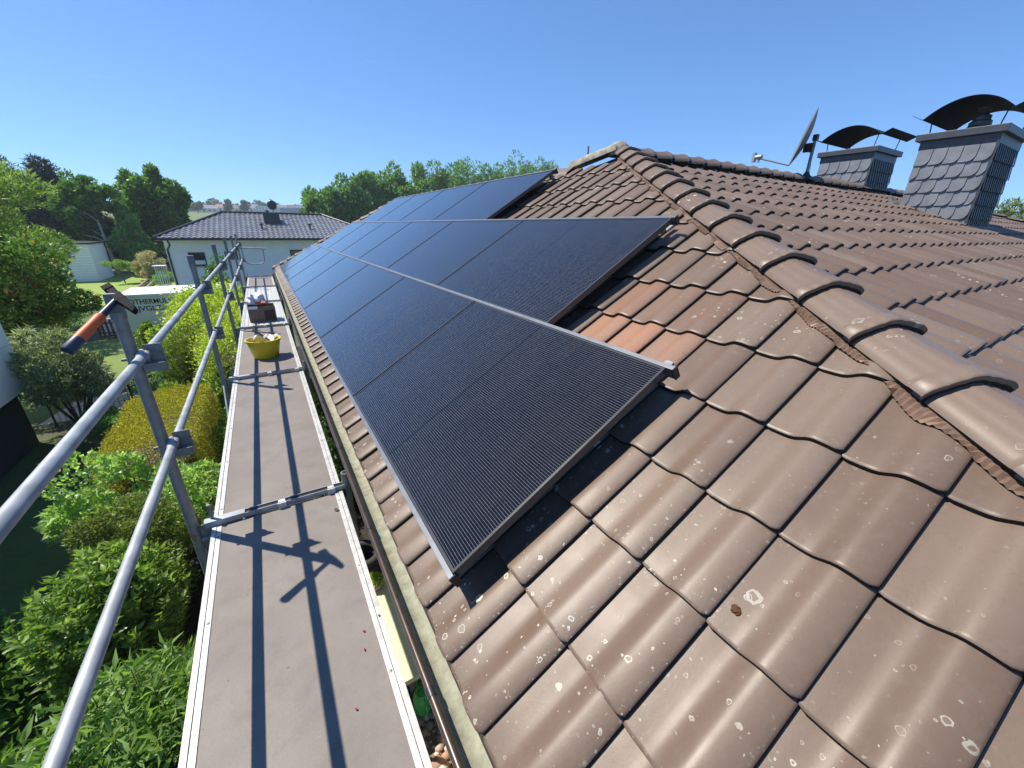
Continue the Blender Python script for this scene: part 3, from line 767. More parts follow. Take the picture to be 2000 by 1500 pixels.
# ------------------------------------------------------------ scaffold
ZD = -.448; XL, XRt = -.873, -.199; Y0, BAY = 1.371, 2.57
GZ = -3.3
sc = thing('scaffold', 'galvanised scaffold walkway with guard rails along the gutter', 'scaffold', (0, 0, 0))
px = -.955
for k in range(-1, 6):
    yy = Y0+k*BAY
    b = MB(); b.tube([(px, yy, GZ), (px, yy, ZD+1.20)], .0242, 20)
    po = b.obj('post', M['post'], sc, 60)
    b = MB(); b.box((px, yy, ZD+1.225), (.052, .030, .11)); b.obj('post_head', M['galv_dull'], po, bevel=.004)
    for zz in (.552, .095):
        b = MB(); xx = px+.022
        b.box((xx, yy+.012, zz-.030), (.065, .006, .075)); b.box((xx+.048, yy+.03, zz-.003), (.070, .004, .088)); b.box((xx+.042, yy+.014, zz-.062), (.082, .050, .042))
        b.box((xx+.056, yy+.035, zz+.0), (.006, .008, .085)); b.box((xx+.038, yy+.035, zz+.0), (.006, .008, .06))
        b.tube([(xx-.065, yy, zz-.015), (xx+.0, yy, zz-.015)], .007, 8)
        b.obj('clamp', M['galv_dull'], po, bevel=.002)
    b = MB(); b.tube([(XRt+.032, yy, GZ), (XRt+.032, yy, ZD+.11)], .0242, 16); ip = b.obj('post', M['galv_dull'], sc, 60)
    b = MB(); b.tube([(XRt+.032, yy, ZD+.10), (XRt+.032, yy, ZD+.112)], .016, 12); b.obj('tube_mouth', M['black'], ip)
    # deck lock: U-profile across the deck with its small cleats
    b = MB(); x0_, x1_ = px+.05, XRt+.045
    b.b2(x0_, x1_, yy-.021, yy-.017, ZD+.004, ZD+.034); b.b2(x0_, x1_, yy+.017, yy+.021, ZD+.004, ZD+.034); b.b2(x0_, x1_, yy-.0168, yy+.0168, ZD+.004, ZD+.008)
    b.b2(x0_, x0_+.19, yy-.022, yy+.022, ZD+.0345, ZD+.037)
    cb = b.obj('cross_bar', M['galv'], sc)
    b = MB(); b.b2(x0_+.192, x1_-.01, yy-.0163, yy+.0163, ZD+.0085, ZD+.026); b.obj('channel_shade', M['black'], cb)  # black strip added to paint the inside of the channel as shade
    for xx in (-.53, -.26):
        b = MB(); b.b2(xx-.022, xx+.022, yy-.034, yy-.022, ZD+.0, ZD+.038); b.b2(xx-.018, xx+.018, yy-.022, yy+.004, ZD+.036, ZD+.040)
        b.obj('cleat', M['alu'], cb)
    b = MB(); b.tube([(px+.085, yy+.015, ZD+.0), (px+.085, yy+.015, ZD+.125)], .009, 10); b.obj('locking_pin', M['galv_dull'], cb, 60)
    b = MB(); b.box((px+.05, yy, ZD-.06), (.11, .006, .16)); b.tube([(px+.02, yy, ZD-.07), (XRt+.03, yy, ZD-.07)], .02, 12); b.obj('bracket', M['galv_dull'], sc, 60)
    b = MB(); b.tube([(px+.065, yy-.05, ZD-.12), (px+.065, yy-.05, GZ)], .02, 14); b.obj('lower_tube', M['galv'], sc, 60)
for zz, dz in ((.552, 0), (.095, 0)):
    for k in range(-1, 5):
        ya, yb_ = Y0+k*BAY+(.0 if k >= 0 else -.6), Y0+(k+1)*BAY
        xx = px+.041; b = MB()
        # each rail overlaps the next: the near end sits a little inside
        b.tube([(xx+.004, ya-.02, zz-.003), (xx+.002, ya+.08, zz), (xx, yb_-.08, zz), (xx-.010, yb_-.01, zz+.004), (xx-.012, yb_+.03, zz+.006)], [.0165, .0190, .0190, .018, .015], 20)
        b.obj('guard_rail', M['galv'], sc, 60)
for k in range(-1, 5):
    ya, yb_ = Y0+k*BAY+.028, Y0+(k+1)*BAY-.028
    ew = .045
    b = MB(); ribbed = k in (2, 3)
    if not ribbed:
        b.b2(XL+ew, XRt-ew, ya, yb_, ZD-.012, ZD); m_ = M['deck']
    else:
        m_ = M['alu']; nr = 8; wv = (XRt-XL-2*ew)/nr
        for i in range(nr):
            b.b2(XL+ew+i*wv+.006, XL+ew+(i+1)*wv-.018, ya, yb_, ZD-.004, ZD+.003)
        b.b2(XL+ew, XRt-ew, ya, yb_, ZD-.02, ZD-.0045)
    dk = b.obj('deck_board', m_, sc)
    dk['label'] = 'ribbed aluminium deck board' if ribbed else 'brown-grey plywood deck board'
    if not ribbed:
        for xr in (XL+ew*.75, XRt-ew*.75):
            for i in range(5):
                b = MB(); b.lathe([(.0065, 0), (.006, .002), (.003, .0032), (0, .0034)], (0, 0, 0), 10); o = b.obj('rivet', M['galv_dull'], dk, 40); o.location = (xr, ya+.10+i*(yb_-ya-.2)/4, ZD+.0042)
    for xa in (XL, XRt-ew):
        b = MB(); b.b2(xa, xa+ew*.47, ya-.01, yb_+.01, ZD-.07, ZD+.006); b.b2(xa+ew*.51, xa+ew, ya-.01, yb_+.01, ZD-.07, ZD+.004)
        b.obj('edge_rail', M['alu'], dk, bevel=.0015)
b = MB(); b.tube([(px-.01, Y0+BAY, ZD-.03), (px-.01, Y0+.05, GZ+.2)], .011, 10); b.obj('brace', M['galv'], sc, 60)
b = MB(); b.tube([(px-.01, Y0+3*BAY, ZD-.03), (px-.01, Y0+2*BAY, GZ+.2)], .011, 10); b.obj('brace', M['galv'], sc, 60)
b = MB(); ye = Y0+5*BAY-.03
b.tube([(px, ye, .44), (XRt-.03, ye, .40)], .022, 12)
b.tube([(px+.08, ye, .43), (px+.10, ye, .08), (px+.15, ye, -.02), (px+.25, ye, -.045), (-.45, ye, -.045), (-.37, ye, -.02), (-.33, ye, .08), (-.31, ye, .41)], .019, 12)
b.obj('end_guard', M['galv'], sc, 60)

# hammer hooked on the nearest post
t = thing('roofing_hammer', 'steel roofing hammer with orange and navy grip hooked on the nearest scaffold post', 'hammer', (0, 0, 0))
hb, hx = Vector((-.973, 1.438, .844)), Vector((-.877, 1.270, .774)); mid = Vector((-.930, 1.355, .814))
dirh = (hx-hb).normalized(); he = Vector((-1.075, 1.135, .655)); dh = (he-mid).normalized(); nn_ = dirh.cross(dh).normalized(); pp_ = nn_.cross(dirh)
rot = Matrix((dirh, nn_, pp_)).transposed()
b = MB()
b.box(hb+dirh*.004, (.036, .034, .036), rot); b.box(hb+dirh*.045, (.05, .027, .029), rot); b.box(mid+dirh*.006, (.055, .030, .038), rot)
e0 = mid+dirh*.02
def quad(b, pa, pb, wa, ha, wb, hb_):
    vs = [p_+nn_*(sx*w_)+pp_*(sy*h_) for (p_, w_, h_) in ((pa, wa, ha), (pb, wb, hb_)) for sx, sy in ((-1, -1), (1, -1), (1, 1), (-1, 1))]
    b.add(vs, [(0,3,2,1),(4,5,6,7)]+[(i, (i+1) % 4, 4+(i+1) % 4, 4+i) for i in range(4)])
quad(b, e0, hx-pp_*.0, .015, .018, .014, .012); quad(b, hx, hx+dirh*.02-pp_*-.006, .014, .012, .012, .005)
b.obj('head', M['steel_dark'], t, bevel=.002)
L_ = (he-mid).length
b = MB(); b.tube([mid+dh*.01, mid+dh*L_*.42], [.0130, .0145], 12); b.obj('shaft', M['navy'], t, 60)
b = MB(); b.tube([mid+dh*L_*.36, mid+dh*L_*.40, mid+dh*L_*.55, mid+dh*L_*.72, mid+dh*L_*.80], [.015, .0195, .0185, .0205, .0205], 14); b.obj('grip', M['orange'], t, 60)
b = MB(); b.tube([mid+dh*L_*.795, mid+dh*L_*.82, mid+dh*L_*.97, he], [.0208, .0212, .0225, .019], 14); b.obj('grip_end', M['navy'], t, 60)

# things on the deck
t = thing('bucket', 'yellow plastic bucket holding tools on the scaffold deck', 'bucket', (-.545, 4.72, ZD))
b = MB(); b.lathe([(0, .004), (.135, .004), (.140, .012), (.185, .22), (.196, .225), (.196, .235), (.181, .235), (.178, .22), (.133, .02), (0, .02)], (0, 0, 0), 40); b.obj('body', M['yellow'], t, 40)
b = MB(); b.tube([(.19*math.cos(a), .19*math.sin(a)*.3-.12, .23-.02*math.sin(a)) for a in [math.pi*i/10 for i in range(11)]], .004, 6); b.obj('handle', M['black'], t, 60)
t = tag(bpy.data.objects.new('hand_saw', None), 'wooden handled tool leaning out of the yellow bucket', 'tool'); COL.objects.link(t); t.location = (-.545, 4.72, ZD)
b = MB(); b.tube([(-.05, .0, .10), (.00, .08, .25), (-.09, .13, .33)], [.016, .016, .014], 10); b.obj('handle', M['card'], t, 60)
b = MB(); b.box((.0, .02, .19), (.20, .02, .09), Matrix.Rotation(.7, 3, 'Y')); b.obj('blade', M['steel'], t)
t = thing('plastic_sheet', 'crumpled lilac-white plastic sheet stuffed in the yellow bucket', 'plastic sheet', (-.52, 4.76, ZD+.2))
b = MB(); b.grid(lambda i, j: Vector((-.13+.28*i/12, -.03+.15*j/8, .015+.035*math.sin(i*1.3+j*.9)+.02*math.sin(j*2.2))), 12, 8); b.obj('sheet', M['film'], t, 70)
t = thing('cardboard_box', 'brown cardboard box with dark side panel on the scaffold deck', 'box', (-.545, 7.12, ZD), None, .03)
b = MB(); w2, d2, h2, tk = .20, .17, .26, .006
b.b2(-w2, w2, -d2, -d2+tk, .003, h2); b.b2(-w2, w2, d2-tk, d2, .003, h2); b.b2(-w2, -w2+tk, -d2+tk, d2-tk, .003, h2); b.b2(w2-tk, w2, -d2+tk, d2-tk, .003, h2); b.b2(-w2+tk, w2-tk, -d2+tk, d2-tk, .003, .01)
b.obj('carton', M['card'], t)
b = MB(); b.b2(.03, w2-.012, -d2-.002, -d2-.0005, .03, h2-.06); b.obj('printed_panel', simple('dark_red_print', (.05, .02, .03), .6), t)
b = MB(); b.grid(lambda i, j: Vector((-w2-.002+.15*i/4, -d2-.006-.002*j, h2+.012-.045*j/2)), 4, 2, (0, .004, 0)); b.obj('flap', M['film'], t)
t = thing('plastic_bag', 'clear plastic bag with orange contents on top of the cardboard box', 'bag', (-.57, 7.16, ZD+.25))
bmx = bmesh.new(); bmesh.ops.create_icosphere(bmx, subdivisions=4, radius=.13)
for v in bmx.verts:
    k_ = 1+.16*math.sin(v.co.x*46+1)*math.sin(v.co.y*38)+.10*math.sin(v.co.z*52+v.co.x*30); v.co = Vector((v.co.x*1.05, v.co.y*.9, max(v.co.z, -.05)*.95))*k_
me = bpy.data.meshes.new('film'); bmx.to_mesh(me); bmx.free(); me.materials.append(M['film']); o = bpy.data.objects.new('film', me); COL.objects.link(o); o.parent = t; o.location = (-.02, .03, .08)
b = MB()
for k in range(7): b.tube([(-.02+.02*k-.03, -.09+.01*(k % 3), .06+.012*(k % 2)), (.04+.014*k, -.12, .04+.01*(k % 3))], .014, 8)
b.obj('contents', M['orange'], t, 60)
for k, (xx, yy, c_, lb) in enumerate(((-.285, .30, 'orange', 'bigger orange scrap on the deck near the edge rail'), (-.30, .22, 'orange', 'tiny orange scrap beside the bigger one on the deck'), (-.37, .02, 'orange', 'orange scrap on the deck lowest in view'), (-.215, .34, 'wood', 'small brown bolt head stuck on the aluminium edge rail'), (-.262, 1.16, 'bark', 'curled dry leaf on the deck next to the nearest cross bar'))):
    b = MB(); sz = .006 if c_ != 'bark' else .018; z_ = ZD+(.008 if c_ == 'wood' else .004)
    b.grid(lambda i, j: Vector((sz*(i/4-.5)*1.6, sz*(j/4-.5)*(1.2-abs(i/4-.5)*1.4), .002+sz*.35*abs(i/4-.5)+.002*math.sin(j*2))), 4, 4, (0, 0, .0015))
    o = b.obj('debris_scrap', M[c_], None, 60); o.location = (xx, yy, z_-.002); o.rotation_euler.z = k*1.3; tag(o, lb, 'debris', 'bits of debris on the scaffold deck')

# ------------------------------------------------------------ ground
def ground_mat():
    t = NT('garden_soil_grass'); n = t.noise(.35, 6); n2 = t.noise(3.5, 6, .65)
    soil = t.mix(n2, (.045, .035, .022), (.10, .085, .05)); gr = t.mix(n2, (.045, .085, .02), (.10, .16, .04))
    t.col(t.mix(t.ramp(n, [(.42, (0,0,0)), (.55, (1,1,1))]), soil, gr)); t.set(Roughness=.95); t.bump(t.noise(25, 4), .7, .03); return t.m
def lawn_mat(nm, a, b_):
    t = NT(nm); t.col(t.mix(t.noise(2.5, 7, .7), a, b_)); t.set(Roughness=.9); t.bump(t.noise(40, 4), .8, .03); return t.m
b = MB(); xs = np.linspace(-420, 480, 60); ysx = [-60, 0, 20, 40, 60, 90, 130, 180, 230, 290, 330, 420, 600]
def gz_(x, y_):
    s = max(0, (y_-60))/240.0; s = min(s, 1.15); return GZ + 11.0*(s**1.15) + .6*math.sin(x*.02)*min(1, s*2) + max(0, x-60)*.03*min(1, s*2)
b.grid(lambda i, j: Vector((xs[i], ysx[j], gz_(xs[i], ysx[j]))), 59, len(ysx)-1)
M['field'] = lawn_mat('meadow', (0.0850, 0.1232, 0.0340), (0.1445, 0.1785, 0.0595)); M['ground'] = ground_mat()
g = b.obj('ground', [M['ground'], M['field']], None, 60)
for p in g.data.polygons:
    p.material_index = 1 if p.center.y > 61 else 0
tag(g, None, None, None, 'structure')
def sheet(name, pts, z, mat, lab=None):
    b = MB(); b.add([(x, y_, z) for x, y_ in pts], [tuple(range(len(pts)))]); o = b.obj(name, mat); return tag(o, lab, None, None, 'structure')
M['lawn'] = lawn_mat('lawn', (0.1105, 0.1785, 0.0340), (0.1870, 0.2550, 0.0595))
sheet('lawn', [(-6.8, 13.3), (-3.9, 13.6), (-3.6, 20.5), (-6.9, 20.5)], GZ+.004, M['lawn'])
sheet('lawn', [(-17, 30), (-6.2, 30), (-5.9, 36), (-5.5, 58), (-24, 58)], GZ+.004, lawn_mat('far_lawn', (.17, .26, .04), (.27, .36, .07)))
sheet('path', [(-5.5, 11.6), (-3.2, 11.6), (-3.3, 13.2), (-5.2, 13.2)], GZ+.008, simple('pale_paving', (.42, .36, .30), .85, 0, .25, 6))
sheet('planting_bed', [(-3.3, 3.61), (wx, 3.61), (wx, 16), (-3.3, 16)], GZ+.004, simple('shaded_soil', (.028, .022, .016), .95, 0, .4, 9, bump=1, bscale=30, bdist=.03))  # soil colour deepened to stand for shade between scaffold and house
gb = sheet('gravel_bed', [(-.9, -1.5), (wx, -1.5), (wx, 3.6), (-.9, 3.6)], GZ+.004, simple('gravel_base', (.20, .155, .10), .95, 0, .4, 30, bump=1, bscale=45, bdist=.03))
# gravel: pebbles too many to count
V_, F_ = [], []
bmx = bmesh.new(); bmesh.ops.create_icosphere(bmx, subdivisions=1, radius=1); iv = [v.co.copy() for v in bmx.verts]; fi = [[v.index for v in f.verts] for f in bmx.faces]; bmx.free()
bb_ = MB()
for k in range(900):
    s_ = random.choice([.012, .016, .02, .028, .045]) if k > 30 else .07; c_ = Vector((random.uniform(-.25, wx-.03), random.uniform(.4, 3.3), GZ+s_*.4)); q_ = Vector((random.uniform(.7, 1.3), random.uniform(.7, 1.3), random.uniform(.5, .8)))
    bb_.cur = k % 3
    bb_.add([c_+Vector((v.x*q_.x, v.y*q_.y, v.z*q_.z))*s_*random.uniform(.95, 1.05) for v in iv], fi)
o = bb_.obj('gravel', [M['stone'], simple('pebble_pale', (.55, .50, .42), .8, 0, .2, 9), simple('pebble_red', (.42, .25, .17), .8, 0, .3, 9)], None, 80); tag(o, 'beige and reddish gravel below the gutter', None, None, 'stuff')
# garden bench / slab seen in the gap
t = thing('garden_table', 'cream yellow table top in the gap between deck and gutter', 'table', (0.05, 2.05, GZ))
b = MB(); b.b2(-.36, .26, -.62, .62, .60, .66); b.obj('tabletop', M['cream'], t, bevel=.004)
for sx, sy in ((-.30, -.54), (.2, -.54), (-.30, .54), (.2, .54)):
    b = MB(); b.b2(sx-.025, sx+.025, sy-.025, sy+.025, 0, .597); b.obj('leg', M['white'], t)
t = thing('flower_pot', 'stone planter with small succulents standing on the cream table', 'plant pot', (.06, 2.58-.0, GZ+.662))
b = MB(); b.lathe([(0, .003), (.07, .003), (.095, .05), (.105, .09), (.10, .10), (.085, .095), (.08, .06), (0, .06)], (0, 0, 0), 24); b.obj('pot', M['terra'], t, 40)
P, N = crown_pts(900, (0, 0, .12), (.10, .10, .05), 14, .5); leaf_mesh('foliage', P, N, .030, .45, LM['lime'], t)
t = thing('watering_can', 'bright green plastic watering can on the gravel', 'watering can', (.20, 1.52, GZ+.02))
b = MB(); b.lathe([(0, 0), (.085, 0), (.09, .02), (.085, .20), (.05, .24), (.045, .24), (.045, .22), (0, .22)], (0, 0, 0), 24); b.obj('body', M['green'], t, 40)
b = MB(); b.tube([(0, .08, .05), (0, .2, .18), (0, .26, .27)], [.02, .014, .012], 10); b.obj('spout', M['green'], t, 60)
b = MB(); b.tube([(0, -.05, .22), (0, -.13, .22), (0, -.14, .12), (0, -.085, .06)], .01, 8); b.obj('handle', M['green'], t, 60)
b = MB(); b.lathe([(0, 0), (.05, 0), (.055, .16), (.05, .165), (0, .16)], (0, 0, 0), 20); o = b.obj('blue_pot', M['blue'], None, 40); o.location = (.07, 1.68, GZ+.005); tag(o, 'small dark blue pot on the gravel left of the green watering can', 'pot')
for k in range(4):
    b = MB(); n_ = 36; b.add([((.20+.055*math.cos(c2))*math.cos(a), (.20+.055*math.cos(c2))*math.sin(a), .055*math.sin(c2)) for a in [2*math.pi*i/n_ for i in range(n_)] for c2 in [2*math.pi*j/10 for j in range(10)]],
        [(i*10+j, ((i+1) % n_)*10+j, ((i+1) % n_)*10+(j+1) % 10, i*10+(j+1) % 10) for i in range(n_) for j in range(10)])
    o = b.obj('tyre', M['rubber'], None, 60); o.location = (.06+.006*k, 3.45, GZ+.056+k*.105)
    tag(o, ['lowest tyre of the stack of old black tyres under the gutter', 'second tyre from the bottom of the black stack', 'third tyre from the bottom of the black stack', 'topmost tyre of the stack of old black tyres under the gutter'][k], 'tyre', 'old tyres stacked below the gutter')

# ------------------------------------------------------------ neighbour's building on the left
t = thing('neighbour_building', 'white walled building with dark base at the left edge', 'building', (0, 0, 0))
b = MB(); b.b2(-12, -5.0, -6, 10.73, -2.12, 1.6); b.obj('wall', M['white_render'], t, bevel=.01)
b = MB(); b.b2(-11.9, -5.16, -5.9, 10.55, GZ, -2.12); b.obj('plinth', M['dark_plinth'], t)
b = MB(); b.b2(-5.0, -4.985, -6.02, 10.745, -1.20, -1.17); b.obj('joint_strip', M['white'], t)

# fences
def wire_fence(x0, y0, x1, y1, h, label, n, mat='anthracite', name='wire_fence'):
    t = thing(name, label, 'fence', (0, 0, 0)); p0, p1 = Vector((x0, y0, GZ)), Vector((x1, y1, GZ)); dx = p1-p0
    for k in range(4):
        b = MB(); p = p0+dx*k/3; b.tube([p, p+Vector((0, 0, h+.08))], .022, 8); b.obj('post', M[mat], t)
    b = MB()
    for k in range(n+1):
        p = p0+dx*k/n; b.tube([p+Vector((0, 0, .08)), p+Vector((0, 0, h))], .006, 5)
    for zz in (.1, h*.5, h-.06): b.tube([p0+Vector((0, 0, zz)), p1+Vector((0, 0, zz))], .009, 5)
    b.obj('mesh_panel', M['galv_dull'], t); return t
wire_fence(-5.1, 11.3, -2.95, 11.2, .85, 'thin metal bar fence behind the golden hedge', 22)
t = thing('picket_fence', 'low red-brown picket fence behind the lawn, left of the nearest post', 'fence', (0, 0, 0))
b = MB()
for k in range(16): b.b2(-6.6+k*.14, -6.53+k*.14, 21.0, 21.02, GZ+.02, GZ+.72)
b.obj('picket', M['redwood'], t)
b = MB(); b.b2(-6.62, -4.4, 21.021, 21.05, GZ+.55, GZ+.60); b.b2(-6.62, -4.4, 21.021, 21.05, GZ+.15, GZ+.20); b.obj('rail', M['redwood'], t)
t = thing('garden_wall', 'low white garden wall just behind the red-brown picket fence', 'wall', (-5.5, 21.5, GZ)); b = MB(); b.b2(-1.1, 1.2, 0, .15, 0, .66); b.obj('wall_body', M['white_render'], t)

# ------------------------------------------------------------ trailer with lettering
t = thing('trailer', 'white box trailer with dark lettering, half hidden by shrubs', 'trailer', (-4.45, 15.9, GZ))
b = MB(); b.b2(0, 2.9, 0, 1.9, .45, 2.20); b.obj('body', M['white'], t, bevel=.02)
b = MB(); b.b2(-.03, 2.93, -.03, 1.93, 2.203, 2.30); b.obj('roof_edge', M['white'], t, bevel=.03)
for xx in (.8, 1.75):
    b = MB(); b.lathe([(.0, -.09), (.14, -.09), (.30, -.07), (.32, 0), (.30, .07), (.14, .09), (0, .09)], (0, 0, 0), 24); o = b.obj('wheel', M['rubber'], t, 40); o.location = (xx, .03, .322); o.rotation_euler.x = R(90)
def text(txt, size, loc, rot, mat, parent, name, sx=1.0):
    c = bpy.data.curves.new(name, 'FONT'); c.body = txt; c.size = size; c.extrude = .002; c.align_x = 'RIGHT'; c.materials.append(mat); c.offset = .004
    tmp = bpy.data.objects.new('t', c); COL.objects.link(tmp); dg = bpy.context.evaluated_depsgraph_get(); dg.update()
    me = bpy.data.meshes.new_from_object(tmp.evaluated_get(dg)); bpy.data.objects.remove(tmp)
    o = bpy.data.objects.new(name, me); COL.objects.link(o); o.location = loc; o.rotation_euler = rot; o.scale.x = sx
    if parent: o.parent = parent
    return o
text('GEOTHERMULY', .215, (1.30, -.004, 1.99), (R(90), 0, 0), M['anthracite'], t, 'lettering', .86)
text('JVGLZAIK', .215, (1.33, -.004, 1.77), (R(90), 0, 0), M['anthracite'], t, 'lettering', 1.0)

# ------------------------------------------------------------ bungalow
bung = thing('bungalow', 'white bungalow with grey tiled hip roof behind the scaffold', 'bungalow', (0, 0, 0))
b = MB(); wy = 32.0; b.b2(-5.4, 7.6, wy, 41, GZ, .12); b.obj('wall', M['white_render'], bung)
def btile():
    t = NT('grey_pantile'); sx = t.n('SeparateXYZ'); t.l(t.obj(), sx.inputs[0])
    rows = t.math('FRACT', t.math('MULTIPLY', sx.outputs[2], 3.2*2.9/1.6)); colw = t.math('FRACT', t.math('MULTIPLY', sx.outputs[0], 3.6))
    n = t.noise(1.2, 4); c = t.mix(n, (.16, .175, .20), (.25, .26, .29))
    dk = t.math('MAXIMUM', t.math('LESS_THAN', rows, .16), t.math('LESS_THAN', colw, .12)); t.col(t.mix(t.math('MULTIPLY', dk, .35), c, (.03, .03, .04)))
    t.set(Roughness=.38); return t.m
GM = simple('grey_pantile', (0.1674, 0.1798, 0.2046), .36, 0, .22, 1.3)
ry, rz_ = 36.6, 1.82; eL, eR, eF, eB, ezb = -5.72, 8.2, 31.45, 41.7, .22; rL, rR = -2.3, 4.35
# front slope and left/right hips built as rows of waved pantiles
def slope(b, pe0, pe1, pr0, pr1, rows, wpm=3.3, amp=.055, step=.032):
    pe0, pe1, pr0, pr1 = map(Vector, (pe0, pe1, pr0, pr1)); L_ = (pe1-pe0).length; nseg = int(L_*wpm*4)
    nrm = (pe1-pe0).cross(pr0-pe0).normalized(); nrm = nrm if nrm.z > 0 else -nrm; ax = (pe1-pe0).normalized(); up_ = (pr0-pe0)-ax*ax.dot(pr0-pe0)
    vs = []; fs = []
    for r in range(rows):
        for q in (0, 1):
            f_0 = (r+q)/rows; h_ = step*(1-q)
            l0 = ax.dot(pr0-pe0)*f_0; l1 = L_+(ax.dot(pr1-pe1))*f_0
            for i in range(nseg+1):
                d_ = l0+(l1-l0)*i/nseg if False else L_*i/nseg; d_ = min(max(d_, l0), l1)
                wv = amp*abs(math.sin(math.pi*d_*wpm))**1.5
                vs.append(pe0+ax*d_+up_*f_0+nrm*(h_+wv))
    W_ = nseg+1
    for r in range(rows):
        for i in range(nseg):
            a = (2*r)*W_+i; fs.append((a, a+1, a+1+W_, a+W_))
            if r: fs.append((a-W_, a-W_+1, a+1, a))
    b.add(vs, fs)
b = MB()
slope(b, (eL, eF, ezb), (eR, eF, ezb), (rL, ry, rz_), (rR, ry, rz_), 15)
b.add([(eR, eF, ezb), (eR, eB, ezb), (rR, ry, rz_)], [(0, 1, 2)]); b.add([(eL, eB, ezb), (eL, eF, ezb), (rL, ry, rz_)], [(0, 1, 2)]); b.add([(eR, eB, ezb), (eL, eB, ezb), (rL, ry, rz_), (rR, ry, rz_)], [(0, 1, 2, 3)])
br = b.obj('roof', GM, bung)
b = MB(); pr_ = [((eL, eF, ezb+.06), (rL, ry, rz_+.08)), ((rL, ry, rz_+.08), (rR, ry, rz_+.08)), ((rR, ry, rz_+.08), (eR, eF, ezb+.06))]
for a_, c_ in pr_: b.tube([a_, c_], .085, 8)
b.obj('ridge_cap', M['anthracite'], br, 60)
b = MB(); b.b2(eL, eR, eF-.12, eF-.02, ezb-.10, ezb+.02); b.obj('gutter', M['anthracite'], bung)
b = MB(); b.b2(eL+.05, eR-.05, eF, wy-.002, ezb-.12, ezb-.04); b.b2(eL+.05, eL+.30, wy, 41.2, ezb-.12, ezb-.04); b.obj('soffit', M['white'], bung)
b = MB(); b.tube([(-5.1, eF-.05, ezb-.1), (-5.05, eF+.0, -.15), (-5.3, wy-.06, -.45), (-5.3, wy-.06, GZ)], .05, 8); b.obj('downpipe', M['anthracite'], bung, 60)
for (xa, xb, za, zb2) in ((-4.36, -3.50, -1.46, -.62), (-2.45, -1.75, -1.05, -.58), (1.36, 2.3, -1.2, -.52)):
    b = MB(); b.b2(xa, xb, wy-.03, wy-.002, za, zb2); wf = b.obj('window', M['anthracite'], bung)
    b = MB(); b.b2(xa+.07, xb-.07, wy-.035, wy-.0305, za+.07, zb2-.07); b.obj('pane', M['glass'], wf)
    b = MB(); b.b2(xa-.06, xb+.06, wy-.12, wy-.0305, za-.05, za-.003); b.obj('sill', M['galv'], wf)
    b = MB(); b.b2(xa+.07, xb-.07, wy-.041, wy-.036, za+(zb2-za)*.12, za+(zb2-za)*.42); b.obj('curtain', M['white'], wf)
b = MB(); b.b2(.20, 1.22, 34.3, 35.3, .7, 1.86); b.obj('chimney', M['anthracite'], br, bevel=.02)
b = MB(); b.lathe([(.10, 0), (.10, .14), (.13, .15), (.13, .18), (0, .18)], (.50, 34.6, 1.862), 14); b.obj('flue_pot', M['black'], br, 40)
b = MB(); b.b2(1.5, 1.95, 35.3, 35.75, 1.45, 1.50); b.obj('roof_light', M['white'], br)
for (xx, yy, zz) in ((-.02, 33.3, .80), (3.02, 33.3, .82)):
    b = MB(); b.tube([(xx, yy, zz-.05), (xx, yy, zz+.25)], .055, 10); b.lathe([(.055, 0), (.13, .03), (.14, .10), (.06, .14), (0, .15)], (xx, yy, zz+.25), 14); b.obj('vent_pipe', M['black'], br, 40)
    b = MB(); b.tube([(xx+.12, yy-.5, zz-.22), (xx+.12, yy-.5, zz-.05)], .05, 8); b.obj('vent_pipe', M['white'], br, 40)
t = thing('satellite_dish', 'dark round satellite dish above the chimney of the bungalow', 'satellite dish', (.89, 34.75, 1.865))
b = MB(); b.tube([(0, 0, 0), (0, 0, .95)], .025, 8); b.obj('mast', M['galv_dull'], t)
b = MB(); vs = []; n_ = 28
for rr in (0, .35, .7, 1): vs += [(.30*rr*math.cos(2*math.pi*k/n_), -.10+.07*(1-rr*rr)*-1+.05, .54+.33*rr*math.sin(2*math.pi*k/n_)) for k in range(n_)]
b.add(vs, [(i*n_+k, i*n_+(k+1) % n_, (i+1)*n_+(k+1) % n_, (i+1)*n_+k) for i in range(3) for k in range(n_)]); rf = b.obj('reflector', M['anthracite'], t, 60); rf.modifiers.new('s', 'SOLIDIFY').thickness = .012
b = MB(); b.tube([(0, -.1, .25), (-.2, -.45, .12)], .014, 6); b.box((-.2, -.47, .14), (.08, .08, .12)); b.obj('feed_arm', M['white'], t)
t = thing('stair_railing', 'white slatted railing by the left corner of the bungalow', 'railing', (-5.95, 30.6, GZ))
b = MB()
for k in range(6): b.b2(k*.085, k*.085+.04, k*.10, k*.10+.02, .45-.02*k, 1.98)
b.obj('baluster', M['white'], t)
b = MB(); b.box((.22, .26, 2.0), (.62, .62, .05), Matrix.Rotation(.0, 3, 'Z')); b.obj('handrail', M['white'], t)
b = MB(); b.b2(-.02, .62, -.1, .75, 0, .44); b.obj('base_wall', M['galv_dull'], t)
for k, (xa, ya, xb, yb_) in enumerate(((-8.15, 35.2, -8.65, 45.5), (-7.65, 35.0, -8.15, 45.2))):
    b = MB(); b.tube([(xa, ya, GZ+.12), (xb, yb_, GZ+.22)], .09, 8); o = b.obj('timber_pole', M['wood'], None, 60)
    tag(o, ['wooden pole lying on the lawn, the one further left', 'wooden pole lying on the lawn nearer to the white railing'][k], 'pole', 'poles lying by the bungalow')
